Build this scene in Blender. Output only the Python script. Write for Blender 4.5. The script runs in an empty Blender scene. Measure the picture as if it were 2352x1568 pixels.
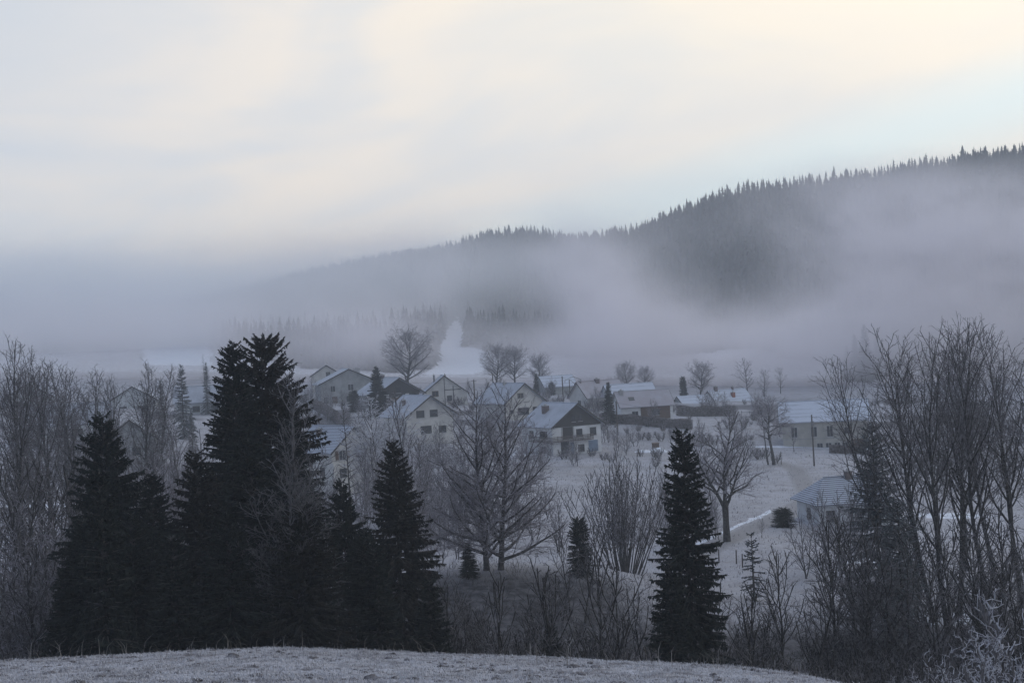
import bpy, math, random
import numpy as np
from mathutils import Vector, Matrix

C = bpy.context.scene.collection
SC = bpy.context.scene
R = math.radians
ROLL = R(3.0)                       # the photograph is tilted: verticals lean to the left
F = 3231.0                          # focal length in pixels of a 2352 px wide picture (40 degree lens)
SR, CR = math.sin(ROLL), math.cos(ROLL)

# ------------------------------------------------------------------ camera
cam_d = bpy.data.cameras.new('camera')
cam_d.sensor_width = 36.0
cam_d.lens = 36.0 * F / 2352.0
cam_d.clip_start = 0.5
cam_d.clip_end = 9000.0
cam = bpy.data.objects.new('camera', cam_d)
cam.rotation_euler = (R(90), ROLL, 0)
C.objects.link(cam)
SC.camera = cam

# ------------------------------------------------------------------ exposure
SC.view_settings.view_transform = 'Standard'
SC.view_settings.look = 'None'
SC.view_settings.gamma = 1.0
SC.view_settings.exposure = 0.0
SC.render.engine = 'CYCLES'
SC.cycles.use_denoising = True
SC.cycles.volume_bounces = 6
SC.cycles.max_bounces = 8
SC.cycles.diffuse_bounces = 3
SC.cycles.use_adaptive_sampling = True
SC.cycles.adaptive_threshold = 0.01

# ------------------------------------------------------------------ sun and sky (overcast dawn, sun behind cloud to the right)
SUN_AZ, SUN_EL = R(24), R(22)
sun_d = bpy.data.lights.new('sun', 'SUN')
sun_d.energy = 0.5
sun_d.angle = R(24)
sun_d.color = (1.0, 0.93, 0.84)
sun = bpy.data.objects.new('sun', sun_d)
SUN_DIR = Vector((math.sin(SUN_AZ) * math.cos(SUN_EL), math.cos(SUN_AZ) * math.cos(SUN_EL), math.sin(SUN_EL)))
sun.rotation_euler = SUN_DIR.to_track_quat('Z', 'Y').to_euler()
C.objects.link(sun)


class NT:
    """tiny helper for node trees"""
    def __init__(self, tree):
        self.t = tree
        tree.nodes.clear()

    def n(self, kind, **kw):
        nd = self.t.nodes.new(kind)
        for k, v in kw.items():
            if k.startswith('in_'):
                key = k[3:]
                sock = nd.inputs[int(key)] if key.isdigit() else nd.inputs[key.replace('_', ' ')]
                if isinstance(v, bpy.types.NodeSocket):
                    self.t.links.new(v, sock)
                else:
                    sock.default_value = v
            else:
                setattr(nd, k, v)
        return nd

    def link(self, a, b):
        self.t.links.new(a, b)

    def math(self, op, a, b=None, clamp=False):
        nd = self.t.nodes.new('ShaderNodeMath')
        nd.operation = op
        nd.use_clamp = clamp
        for i, v in enumerate((a, b)):
            if v is None:
                continue
            if isinstance(v, bpy.types.NodeSocket):
                self.t.links.new(v, nd.inputs[i])
            else:
                nd.inputs[i].default_value = v
        return nd.outputs[0]

    def rng(self, v, a, b, c=0.0, d=1.0, smooth=True):
        nd = self.t.nodes.new('ShaderNodeMapRange')
        nd.interpolation_type = 'SMOOTHSTEP' if smooth else 'LINEAR'
        nd.clamp = True if not smooth else nd.clamp
        self.t.links.new(v, nd.inputs[0])
        for i, x in enumerate((a, b, c, d)):
            nd.inputs[i + 1].default_value = x
        return nd.outputs[0]

    def mix(self, f, a, b, mode='MIX'):
        nd = self.t.nodes.new('ShaderNodeMix')
        nd.data_type = 'RGBA'
        nd.blend_type = mode
        for i, v in ((0, f), (6, a), (7, b)):
            if isinstance(v, bpy.types.NodeSocket):
                self.t.links.new(v, nd.inputs[i])
            else:
                nd.inputs[i].default_value = v if i == 0 else (*v, 1.0)
        return nd.outputs[2]

    def noise(self, vec, scale, detail=3.0, rough=0.5, dist=0.0):
        nd = self.t.nodes.new('ShaderNodeTexNoise')
        if vec is not None:
            self.t.links.new(vec, nd.inputs['Vector'])
        nd.inputs['Scale'].default_value = scale
        nd.inputs['Detail'].default_value = detail
        nd.inputs['Roughness'].default_value = rough
        nd.inputs['Distortion'].default_value = dist
        return nd.outputs['Fac']


world = bpy.data.worlds.new('World')
SC.world = world
world.use_nodes = True
W = NT(world.node_tree)
tc = W.n('ShaderNodeTexCoord')
nrm = W.n('ShaderNodeVectorMath', operation='NORMALIZE', in_0=tc.outputs['Generated'])
sep = W.n('ShaderNodeSeparateXYZ', in_0=nrm.outputs[0])
sx, sy, sz = sep.outputs[0], sep.outputs[1], sep.outputs[2]
az = W.math('ARCTAN2', sx, sy)                       # 0 straight ahead, positive to the right
el = W.math('ARCSINE', sz)
nish = W.n('ShaderNodeTexSky', sky_type='NISHITA', sun_disc=False, sun_elevation=SUN_EL, sun_rotation=SUN_AZ)
# cloud sheet in direction space: long soft streaks that climb to the right
tilt = W.math('SUBTRACT', el, W.math('MULTIPLY', az, 0.10))
cv = W.n('ShaderNodeCombineXYZ', in_0=W.math('MULTIPLY', az, 5.5), in_1=W.math('MULTIPLY', tilt, 17.0), in_2=3.7)
n1 = W.noise(cv.outputs[0], 0.6, 3.5, 0.5, 1.0)
cv2 = W.n('ShaderNodeCombineXYZ', in_0=W.math('MULTIPLY', az, 9.0), in_1=W.math('MULTIPLY', tilt, 30.0), in_2=9.1)
n2 = W.noise(cv2.outputs[0], 0.55, 4.0, 0.5, 0.6)
nn = W.math('ADD', W.math('MULTIPLY', n1, 0.7), W.math('MULTIPLY', n2, 0.3))
cool, cream = (0.735, 0.762, 0.80), (1.0, 0.895, 0.78)
cloud = W.mix(W.rng(nn, 0.33, 0.60), cool, cream)
# brighter and warmer towards the hidden sun, duller to the left
side = W.rng(az, -0.40, 0.42)
upw = W.rng(el, 0.07, 0.26)
warm = W.math('MULTIPLY', side, upw)
cloud = W.mix(W.math('MULTIPLY', warm, 0.75), cloud, (1.10, 1.0, 0.80))
cloud = W.mix(W.math('MULTIPLY', W.rng(az, -0.08, -0.42), W.rng(el, 0.05, 0.26)), cloud, (0.66, 0.71, 0.77))
# pale blue clearing low over the right-hand hill
gap = W.math('MULTIPLY', W.rng(W.math('ABSOLUTE', W.math('SUBTRACT', W.math('SUBTRACT', el, W.math('MULTIPLY', az, 0.23)), 0.062)), 0.046, 0.0), W.rng(az, -0.13, 0.03))
cloud = W.mix(W.math('MULTIPLY', gap, 0.85), cloud, (0.77, 0.92, 0.95))
# low murk along the left horizon
murk = W.math('MULTIPLY', W.rng(el, 0.075, 0.03), W.rng(az, 0.1, -0.15))
cloud = W.mix(murk, cloud, (0.72, 0.78, 0.90))
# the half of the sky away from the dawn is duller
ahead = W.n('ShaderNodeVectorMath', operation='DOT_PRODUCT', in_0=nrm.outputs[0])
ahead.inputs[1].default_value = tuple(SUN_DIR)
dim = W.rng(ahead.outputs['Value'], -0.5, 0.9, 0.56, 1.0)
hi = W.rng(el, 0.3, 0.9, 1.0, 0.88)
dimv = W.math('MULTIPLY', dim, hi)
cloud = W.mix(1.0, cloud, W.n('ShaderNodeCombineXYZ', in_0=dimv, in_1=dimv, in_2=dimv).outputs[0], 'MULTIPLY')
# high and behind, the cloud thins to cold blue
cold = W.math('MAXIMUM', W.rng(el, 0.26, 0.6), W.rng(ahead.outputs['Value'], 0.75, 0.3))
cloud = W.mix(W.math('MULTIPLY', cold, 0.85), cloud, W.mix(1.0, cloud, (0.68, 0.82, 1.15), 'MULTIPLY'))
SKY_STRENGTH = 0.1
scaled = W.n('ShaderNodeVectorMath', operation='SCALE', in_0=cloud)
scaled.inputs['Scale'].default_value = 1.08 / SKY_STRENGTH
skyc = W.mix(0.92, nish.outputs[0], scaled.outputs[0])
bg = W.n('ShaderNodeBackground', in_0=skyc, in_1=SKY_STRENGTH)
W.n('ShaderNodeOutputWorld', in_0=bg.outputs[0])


# ------------------------------------------------------------------ measuring helpers
def norm_px(px, py):
    a, b = px - 1176.0, 784.0 - py
    return (a * CR + b * SR) / F, (-a * SR + b * CR) / F


def at(px, py, Y):
    """the point at distance Y seen at a spot of the (2352 px wide) photograph"""
    tx, tz = norm_px(px, py)
    return Vector((tx * Y, Y, tz * Y))


# ------------------------------------------------------------------ terrain heights
def prow(Y, pts):
    tz = [norm_px(px, py) for px, py in pts]
    return Y, [t for t, z in tz], [z * Y for t, z in tz]


def zrow(Y, pts):
    return Y, [(px - 1176.0) / F for px, z in pts], [z for px, z in pts]


ROWS = [
    zrow(-80, [(0, 3.0), (2352, 3.0)]),
    zrow(-20, [(0, -0.6), (2352, -0.8)]),
    zrow(0, [(0, -1.7), (2352, -1.7)]),
    prow(12, [(-300, 1610), (1800, 1608), (2100, 1660), (2652, 1800)]),
    prow(22, [(-300, 1570), (0, 1552), (640, 1530), (1176, 1542), (1650, 1556), (1900, 1580), (2352, 1700)]),
    prow(30, [(-300, 1548), (0, 1522), (300, 1497), (500, 1486), (640, 1483), (900, 1490), (1176, 1505), (1450, 1515), (1650, 1525), (1800, 1540), (1900, 1558), (2100, 1628), (2352, 1760)]),
    zrow(38, [(-300, -9.6), (900, -9.2), (2352, -11.5)]),
    zrow(48, [(0, -14.0), (2352, -15.5)]),
    zrow(65, [(0, -18.0), (2352, -20.0)]),
    zrow(88, [(0, -20.0), (700, -20.0), (1000, -23.0), (1500, -24.3), (2352, -24.0)]),
    zrow(106, [(-300, -20.5), (700, -21.0), (1000, -22.4), (1300, -23.4), (1600, -24.6), (2352, -25.0)]),
    zrow(126, [(-300, -21), (700, -21.6), (900, -20.4), (1000, -19.9), (1150, -19.8), (1330, -20.4), (1450, -21.6), (1560, -23.6), (1700, -24.8), (2352, -25.3)]),
    zrow(140, [(-300, -21.5), (900, -22.2), (1150, -22.8), (1560, -24.6), (2352, -25.6)]),
    zrow(165, [(-300, -21.8), (600, -23.2), (1176, -24.2), (1680, -24.9), (2352, -26.5)]),
    zrow(230, [(-300, -19.5), (600, -22.6), (1176, -23.9), (1700, -25.5), (2352, -28)]),
    zrow(290, [(-300, -15), (300, -17), (800, -20.5), (1100, -22.6), (1300, -23.2), (1700, -25.2), (2352, -28)]),
    zrow(335, [(-300, -10), (300, -13), (800, -17), (1200, -18.3), (1450, -20.5), (1750, -22.5), (2352, -26)]),
    zrow(400, [(-300, -8), (300, -11.5), (780, -14.2), (1200, -16.5), (1450, -19), (1750, -22), (2352, -24)]),
    zrow(480, [(-300, 0), (400, -5), (1000, -11.5), (1250, -13.5), (1750, -18.5), (2352, -20)]),
    zrow(560, [(-300, 4), (400, -1), (1000, -9), (1250, -8.7), (1650, -10.5), (2352, -12)]),
    zrow(640, [(-300, 6), (400, 5), (800, 4), (1060, 6.2), (1250, -1), (1650, -5), (2000, 4), (2352, 8)]),
    zrow(740, [(-300, 8), (500, 11), (1000, 17), (1200, 15), (1380, 17), (1480, 22), (1600, 28), (1760, 35), (2100, 42), (2352, 45)]),
    zrow(850, [(-300, 15), (500, 16), (780, 18), (1000, 24), (1200, 29), (1380, 40), (1480, 54), (1600, 71), (1700, 78), (1760, 77), (2100, 84), (2352, 93), (2650, 98)]),
    zrow(950, [(-300, 22), (500, 24), (780, 30), (1000, 38), (1200, 50), (1380, 60), (1480, 64), (1600, 70), (1760, 75), (2100, 78), (2352, 86)]),
    zrow(1150, [(-300, 32), (500, 36), (780, 52), (1000, 70), (1200, 83), (1380, 72), (1480, 58), (1760, 60), (2352, 66)]),
    zrow(1450, [(-300, 48), (500, 52), (780, 79), (1000, 86), (1200, 68), (1480, 46), (2352, 46)]),
    zrow(1900, [(-300, 46), (500, 48), (1000, 50), (2352, 30)]),
    zrow(3200, [(-300, 30), (2352, 20)]),
]
T_GRID = np.linspace(-0.62, 0.62, 249)
_k = np.exp(-0.5 * (np.arange(-8, 9) / 3.2) ** 2)
_k /= _k.sum()


def _row_table():
    out = []
    for Y, ts, zs in ROWS:
        v = np.interp(T_GRID, ts, zs)
        v = np.convolve(np.pad(v, 8, mode='edge'), _k, mode='valid')
        out.append(v)
    return np.array(out)


ROW_Y = np.array([r[0] for r in ROWS], float)
ROW_Z = _row_table()
_h = np.diff(ROW_Y)[:, None]
_d = np.diff(ROW_Z, axis=0) / _h
ROW_M = np.zeros_like(ROW_Z)
_same = (_d[:-1] * _d[1:]) > 0
_w1 = 2 * _h[1:] + _h[:-1]
_w2 = _h[1:] + 2 * _h[:-1]
with np.errstate(divide='ignore', invalid='ignore'):
    _hm = (_w1 + _w2) / (_w1 / _d[:-1] + _w2 / _d[1:])
ROW_M[1:-1] = np.where(_same, _hm, 0.0)
ROW_M[0], ROW_M[-1] = _d[0], _d[-1]


def _hash(ix, iy, seed):
    n = (ix.astype(np.int64) * 374761393 + iy.astype(np.int64) * 668265263 + seed * 982451653) & 0x7fffffff
    n = ((n ^ (n >> 13)) * 1274126177) & 0x7fffffff
    return ((n ^ (n >> 16)) & 0xffff) / 65535.0


def vnoise(x, y, seed=0):
    x, y = np.asarray(x, float), np.asarray(y, float)
    ix, iy = np.floor(x), np.floor(y)
    fx, fy = x - ix, y - iy
    fx, fy = fx * fx * (3 - 2 * fx), fy * fy * (3 - 2 * fy)
    a, b = _hash(ix, iy, seed), _hash(ix + 1, iy, seed)
    c, d = _hash(ix, iy + 1, seed), _hash(ix + 1, iy + 1, seed)
    return (a * (1 - fx) + b * fx) * (1 - fy) + (c * (1 - fx) + d * fx) * fy


def fbm(x, y, seed=0, octv=4):
    s, amp, tot = 0.0, 1.0, 0.0
    for k in range(octv):
        s = s + amp * vnoise(np.asarray(x) * 2 ** k, np.asarray(y) * 2 ** k, seed + 17 * k)
        tot += amp
        amp *= 0.5
    return s / tot


def sstep(v, a, b):
    u = np.clip((np.asarray(v, float) - a) / (b - a), 0, 1)
    return u * u * (3 - 2 * u)


def ground(x, y, detail=True):
    """terrain height, vectorised"""
    x, y = np.asarray(x, float), np.asarray(y, float)
    t = x / np.maximum(y, 18.0)
    ti = np.clip((t - T_GRID[0]) / (T_GRID[1] - T_GRID[0]), 0, len(T_GRID) - 1.001)
    i = ti.astype(int)
    f = ti - i
    k = np.clip(np.searchsorted(ROW_Y, y) - 1, 0, len(ROW_Y) - 2)
    h = ROW_Y[k + 1] - ROW_Y[k]
    u = np.clip((y - ROW_Y[k]) / h, 0, 1)

    def tab(M, kk):
        return M[kk, i] * (1 - f) + M[kk, i + 1] * f
    z0, z1, m0, m1 = tab(ROW_Z, k), tab(ROW_Z, k + 1), tab(ROW_M, k), tab(ROW_M, k + 1)
    z = (2 * u ** 3 - 3 * u ** 2 + 1) * z0 + (u ** 3 - 2 * u ** 2 + u) * h * m0 + (-2 * u ** 3 + 3 * u ** 2) * z1 + (u ** 3 - u ** 2) * h * m1
    if detail:
        z = z + (fbm(x / 9.0, y / 9.0, 3) - 0.5) * 0.5 * sstep(y, 36, 60) + (fbm(x / 60.0, y / 60.0, 8) - 0.5) * 5.0 * sstep(y, 600, 800)
        near = 1 - sstep(y, 45, 60)
        # clods and molehills on the near knoll
        c = fbm(x / 0.34, y / 0.45, 21, 3)
        z = z + near * (0.03 * sstep(c, 0.60, 0.74) + 0.06 * (fbm(x / 0.3, y / 0.3, 5, 3) - 0.5) + 0.11 * (fbm(x / 2.6, y / 2.6, 9, 2) - 0.5) - 0.06)
    return z


def gz(x, y):
    return float(ground(np.array([x]), np.array([y]), True)[0])


# ------------------------------------------------------------------ object helpers
def tag(o, label=None, cat=None, group=None, kind=None):
    if label: o['label'] = label
    if cat: o['category'] = cat
    if group: o['group'] = group
    if kind: o['kind'] = kind
    return o


def thing(name, label, cat, loc=(0, 0, 0), rz=0.0, group=None, scale=1.0):
    o = bpy.data.objects.new(name, None)
    o.empty_display_size = 0.5
    o.location = loc
    o.rotation_euler = (0, 0, rz)
    o.scale = (scale, scale, scale) if not isinstance(scale, tuple) else scale
    C.objects.link(o)
    return tag(o, label, cat, group)


def link_mesh(name, me, parent=None):
    o = bpy.data.objects.new(name, me)
    C.objects.link(o)
    if parent is not None:
        o.parent = parent
    return o


def np_mesh(name, verts, faces, mat, smooth=False):
    """faces: (n,3) or (n,4) array"""
    verts = np.ascontiguousarray(verts, np.float32)
    faces = np.ascontiguousarray(faces, np.int32)
    me = bpy.data.meshes.new(name)
    n, k = faces.shape
    me.vertices.add(len(verts))
    me.vertices.foreach_set('co', verts.ravel())
    me.loops.add(n * k)
    me.loops.foreach_set('vertex_index', faces.ravel())
    me.polygons.add(n)
    me.polygons.foreach_set('loop_start', np.arange(0, n * k, k, dtype=np.int32))
    if smooth:
        me.polygons.foreach_set('use_smooth', np.ones(n, bool))
    me.update(calc_edges=True)
    me.validate()
    if mat: me.materials.append(mat)
    return me


# ------------------------------------------------------------------ materials
def mat_new(name):
    m = bpy.data.materials.new(name)
    m.use_nodes = True
    return m, NT(m.node_tree)


def mat_simple(name, col, rough=0.8, var=0.25, scale=3.0, spec=0.2, col2=None, bump=0.0):
    m, N = mat_new(name)
    t = N.n('ShaderNodeTexCoord')
    f = N.noise(t.outputs['Object'], scale, 4.0, 0.6)
    c2 = col2 or tuple(c * (1 - var) for c in col)
    c1 = tuple(c * (1 + var * 0.6) for c in col) if col2 is None else col
    c = N.mix(N.rng(f, 0.3, 0.7), c2, c1)
    b = N.n('ShaderNodeBsdfPrincipled', in_Base_Color=c, in_Roughness=rough)
    b.inputs['Specular IOR Level'].default_value = spec
    if bump:
        bp = N.n('ShaderNodeBump', in_Strength=bump, in_Height=f)
        N.link(bp.outputs[0], b.inputs['Normal'])
    N.n('ShaderNodeOutputMaterial', in_0=b.outputs[0])
    return m


def mat_ground():
    m, N = mat_new('frosted_grass_ground')
    g = N.n('ShaderNodeNewGeometry')
    P = g.outputs['Position']
    sp = N.n('ShaderNodeSeparateXYZ', in_0=P)
    snow = N.n('ShaderNodeAttribute', attribute_name='snow').outputs['Fac']
    scrub = N.n('ShaderNodeAttribute', attribute_name='scrub').outputs['Fac']
    road = N.n('ShaderNodeAttribute', attribute_name='road').outputs['Fac']
    fine = N.noise(P, 9.0, 6.0, 0.7)
    mid = N.noise(P, 0.9, 5.0, 0.6)
    big = N.noise(P, 0.06, 4.0, 0.55)
    frost = N.mix(N.rng(fine, 0.32, 0.62), (0.19, 0.19, 0.20), (0.54, 0.55, 0.61))
    frost = N.mix(N.rng(mid, 0.42, 0.64, 0.0, 0.45), frost, (0.40, 0.385, 0.39))
    frost = N.mix(N.rng(big, 0.4, 0.65, 0.0, 0.35), frost, (0.24, 0.235, 0.245))
    coarse = N.noise(P, 0.28, 6.0, 0.7)
    frost = N.mix(N.rng(coarse, 0.45, 0.7, 0.0, 0.5), frost, (0.20, 0.19, 0.195))
    # bare earth on clods and molehills
    lump = N.noise(P, 2.3, 4.0, 0.65, 0.4)
    frost = N.mix(N.rng(lump, 0.60, 0.70, 0.0, 0.6), frost, (0.11, 0.10, 0.10))
    clod = N.n('ShaderNodeAttribute', attribute_name='clod').outputs['Fac']
    frost = N.mix(N.math('MULTIPLY', clod, N.rng(fine, 0.25, 0.6, 1.0, 0.45)), frost, (0.06, 0.052, 0.052))
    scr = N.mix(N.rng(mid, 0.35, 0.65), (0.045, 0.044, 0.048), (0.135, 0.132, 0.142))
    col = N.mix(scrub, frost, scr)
    rd = N.mix(N.rng(fine, 0.3, 0.7), (0.22, 0.215, 0.22), (0.36, 0.355, 0.37))
    col = N.mix(road, col, rd)
    edge = N.math('ADD', snow, N.math('MULTIPLY', N.math('SUBTRACT', mid, 0.5), 0.5))
    snc = N.mix(N.rng(mid, 0.3, 0.7), (0.62, 0.66, 0.74), (0.76, 0.79, 0.85))
    col = N.mix(N.rng(edge, 0.42, 0.62), col, snc)
    b = N.n('ShaderNodeBsdfPrincipled', in_Base_Color=col, in_Roughness=0.95)
    b.inputs['Specular IOR Level'].default_value = 0.1
    bp = N.n('ShaderNodeBump', in_Strength=0.6, in_Distance=0.06, in_Height=fine)
    N.link(bp.outputs[0], b.inputs['Normal'])
    N.n('ShaderNodeOutputMaterial', in_0=b.outputs[0])
    return m


def mat_volume(name, density, color, aniso):
    m, N = mat_new(name)
    v = N.n('ShaderNodeVolumePrincipled')
    v.inputs['Color'].default_value = (*color, 1)
    v.inputs['Density'].default_value = density
    v.inputs['Anisotropy'].default_value = aniso
    o = N.n('ShaderNodeOutputMaterial')
    N.link(v.outputs[0], o.inputs['Volume'])
    return m


# ------------------------------------------------------------------ the ground: one sheet
ys = [-80.0]
while ys[-1] < 3200:
    y = ys[-1]
    if y < 0: step = 4.0
    elif y < 8: step = 0.8
    elif y < 36: step = 0.13
    elif y < 60: step = 0.8
    else: step = max(1.2, y * 0.009)
    ys.append(y + step)
ys = np.array(ys)
us = np.linspace(-0.60, 0.60, 561)
GX = us[None, :] * (np.maximum(ys, 0)[:, None] + 45.0) * 1.0
GY = np.repeat(ys[:, None], len(us), 1)
GZ = ground(GX, GY)
gpx = GX / np.maximum(GY, 10) * F + 1176.0           # viewing direction as a picture column
snow = np.zeros_like(GX)
# edge of the forest: picture column against distance
FE_PX = np.array([-400, 0, 300, 480, 500, 700, 900, 985, 1052, 1062, 1067, 1250, 1500, 1730, 1800, 2000, 2200, 2800], float)
FE_Y = np.array([660, 660, 680, 710, 640, 530, 520, 548, 700, 705, 605, 575, 560, 590, 545, 505, 500, 500], float)


def blob(cx, cy, rx, ry, rot=0.0):
    dx, dy = GX - cx, GY - cy
    c, s = math.cos(rot), math.sin(rot)
    u, v = (dx * c + dy * s) / rx, (-dx * s + dy * c) / ry
    return np.clip(1.25 - np.sqrt(u * u + v * v), 0, 1)


wobx = gpx + 26 * (fbm(GX / 30, GY / 30, 61, 4) - 0.5)
meadow = np.clip((np.interp(gpx, FE_PX, FE_Y) + 12 - GY) / 14, 0, 1) * sstep(GY, 440, 500)
lw = np.clip(990 + (GY - 560) * 0.42, 960, 1055)
tongue = sstep(wobx, lw - 18, lw + 8) * (1 - sstep(wobx, 1075, 1170)) * sstep(GY, 470, 540)
leftp = sstep(wobx, 300, 350) * (1 - sstep(wobx, 472, 486)) * sstep(GY, 500, 560)
rightp = np.exp(-((gpx - 1665) / 75) ** 2 - ((GY - 572) / 26) ** 2) * 1.2
snow = np.maximum(snow, np.maximum(0.85 * meadow * np.maximum(tongue, leftp), np.clip(rightp, 0, 0.85)))
snow = np.maximum(snow, 0.50 * meadow)
for (px, py, Y, rx, ry) in [(1200, 1046, 286, 7, 2), (1752, 1176, 187, 3.5, 0.9), (735, 955, 300, 7, 16), (90, 1410, 100, 4, 5), (1820, 1036, 298, 26, 1.8), (2090, 1050, 295, 20, 4),
                            (1820, 1172, 193, 5, 1.2), (2180, 1200, 190, 7, 5), (2160, 1350, 118, 5, 4), (460, 1120, 215, 14, 3), (120, 1115, 215, 12, 2.5), (2020, 1330, 150, 6, 3), (620, 1080, 240, 8, 3)]:
    p = at(px, py, Y)
    snow = np.maximum(snow, blob(p.x, Y, rx, ry))
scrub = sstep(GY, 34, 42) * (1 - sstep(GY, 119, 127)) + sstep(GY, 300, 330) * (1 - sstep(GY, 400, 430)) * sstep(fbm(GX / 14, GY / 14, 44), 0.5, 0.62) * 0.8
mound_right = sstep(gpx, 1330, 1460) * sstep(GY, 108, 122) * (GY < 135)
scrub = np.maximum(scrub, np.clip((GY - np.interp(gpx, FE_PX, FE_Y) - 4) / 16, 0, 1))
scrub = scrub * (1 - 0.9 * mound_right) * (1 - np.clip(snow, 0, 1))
# the farm track that curls up to the small hipped house
track = [(1560, 1300, 148), (1640, 1248, 162), (1690, 1222, 170), (1745, 1196, 180), (1800, 1176, 190), (1860, 1130, 215), (1830, 1085, 255), (1790, 1070, 268)]
tp = [at(a, b, c) for a, b, c in track]
dist = np.full(GX.shape, 1e9)
for a, b in zip(tp[:-1], tp[1:]):
    ax, ay, bx, by = a.x, a.y, b.x, b.y
    L2 = (bx - ax) ** 2 + (by - ay) ** 2
    s = np.clip(((GX - ax) * (bx - ax) + (GY - ay) * (by - ay)) / L2, 0, 1)
    dist = np.minimum(dist, np.hypot(GX - ax - s * (bx - ax), GY - ay - s * (by - ay)))
road = 1 - sstep(dist, 1.2, 2.2)
for path, wgt in (([(1150, 1080, 255), (1290, 1068, 262), (1420, 1066, 262), (1560, 1072, 258), (1700, 1082, 252), (1790, 1072, 266)], 0.75),
                  ([(1372, 1040, 289), (1450, 1050, 282), (1600, 1052, 280), (1760, 1050, 282)], 0.6)):
    q = [at(*w) for w in path]
    yl = np.interp(GX, [w.x for w in q], [w.y for w in q])
    on = (GX > q[0].x) & (GX < q[-1].x)
    road = np.maximum(road, wgt * on * (1 - sstep(np.abs(GY - yl + 3 * (fbm(GX / 12, GY * 0, 4) - 0.5)), 1.2, 3.0)))
snow = np.maximum(snow, 0.72 * (sstep(dist, 1.8, 2.4) * (1 - sstep(dist, 2.7, 3.6))) * (GX < at(1750, 1200, 180).x + 4) * (GX > tp[1].x - 2) * (GY > np.interp(GX, [q.x for q in tp[:5]], [q.y for q in tp[:5]])))
snow = snow * (1 - road)
clod = (1 - sstep(GY, 45, 60)) * sstep(fbm(GX / 0.34, GY / 0.45, 21, 3), 0.66, 0.72)
nr, nc = GX.shape
idx = np.arange(nr * nc).reshape(nr, nc)
faces = np.stack([idx[:-1, :-1], idx[:-1, 1:], idx[1:, 1:], idx[1:, :-1]], -1).reshape(-1, 4)
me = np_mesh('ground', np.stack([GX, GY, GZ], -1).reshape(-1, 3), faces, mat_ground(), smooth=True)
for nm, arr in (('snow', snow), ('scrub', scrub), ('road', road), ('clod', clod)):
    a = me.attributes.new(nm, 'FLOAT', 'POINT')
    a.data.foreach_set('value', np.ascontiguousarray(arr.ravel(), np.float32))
tag(link_mesh('ground', me), 'frosted meadow and hills falling into a wooded ravine', None, None, 'structure')


# ------------------------------------------------------------------ haze and fog
def box_mesh(name, lo, hi, mat):
    v = [(x, y, z) for x in (lo[0], hi[0]) for y in (lo[1], hi[1]) for z in (lo[2], hi[2])]
    f = [(0, 1, 3, 2), (4, 6, 7, 5), (0, 4, 5, 1), (2, 3, 7, 6), (0, 2, 6, 4), (1, 5, 7, 3)]
    return np_mesh(name, np.array(v), np.array(f), mat)


HAZE_MAT = mat_volume('haze', 0.00045, (0.85, 0.92, 1.0), 0.2)
haze = link_mesh('haze', box_mesh('haze', (-2150, -100, -40), (2150, 3300, 128), HAZE_MAT))
tag(haze, 'thin blue morning haze filling the whole valley', None, None, 'stuff')


def fog_bank(name, label, Yc, px0, px1, py0, py1, sigma, thick, color, aniso=0.25, front=0.3, nx=150, nz=90):
    """a body of fog whose real depth along the valley swells and thins; thick(px, py) gives metres"""
    pxs, pys = np.meshgrid(np.linspace(px0, px1, nx), np.linspace(py1, py0, nz))
    T = np.maximum(thick(pxs, pys), 0)
    ex = np.minimum(np.minimum(pxs - px0, px1 - pxs) / 160.0, 1) * np.minimum(np.minimum(pys - py0, py1 - pys) / 90.0, 1)
    T = T * np.clip(ex, 0, 1) + 0.05
    a, b = pxs - 1176.0, 784.0 - pys
    X, Z = (a * CR + b * SR) / F * Yc, (-a * SR + b * CR) / F * Yc
    Yf, Yb = Yc - front * T, Yc + (1 - front) * T
    v = np.concatenate([np.stack([X, Yf, Z], -1).reshape(-1, 3), np.stack([X, Yb, Z], -1).reshape(-1, 3)])
    i = np.arange(nx * nz).reshape(nz, nx)
    q = np.stack([i[:-1, :-1], i[:-1, 1:], i[1:, 1:], i[1:, :-1]], -1).reshape(-1, 4)
    n = nx * nz
    rim = np.concatenate([i[0, :], i[1:, -1], i[-1, -2::-1], i[-2:0:-1, 0]])
    r2 = np.roll(rim, -1)
    side = np.stack([rim, rim + n, r2 + n, r2], -1)
    fc = np.concatenate([q, q[:, ::-1] + n, side])
    o = link_mesh(name, np_mesh(name, v, fc, mat_volume(name, sigma, color, aniso)))
    return tag(o, label, None, None, 'stuff')


def gauss(px, py, cx, cy, rx, ry):
    return np.exp(-((px - cx) / rx) ** 2 - ((py - cy) / ry) ** 2)


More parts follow.
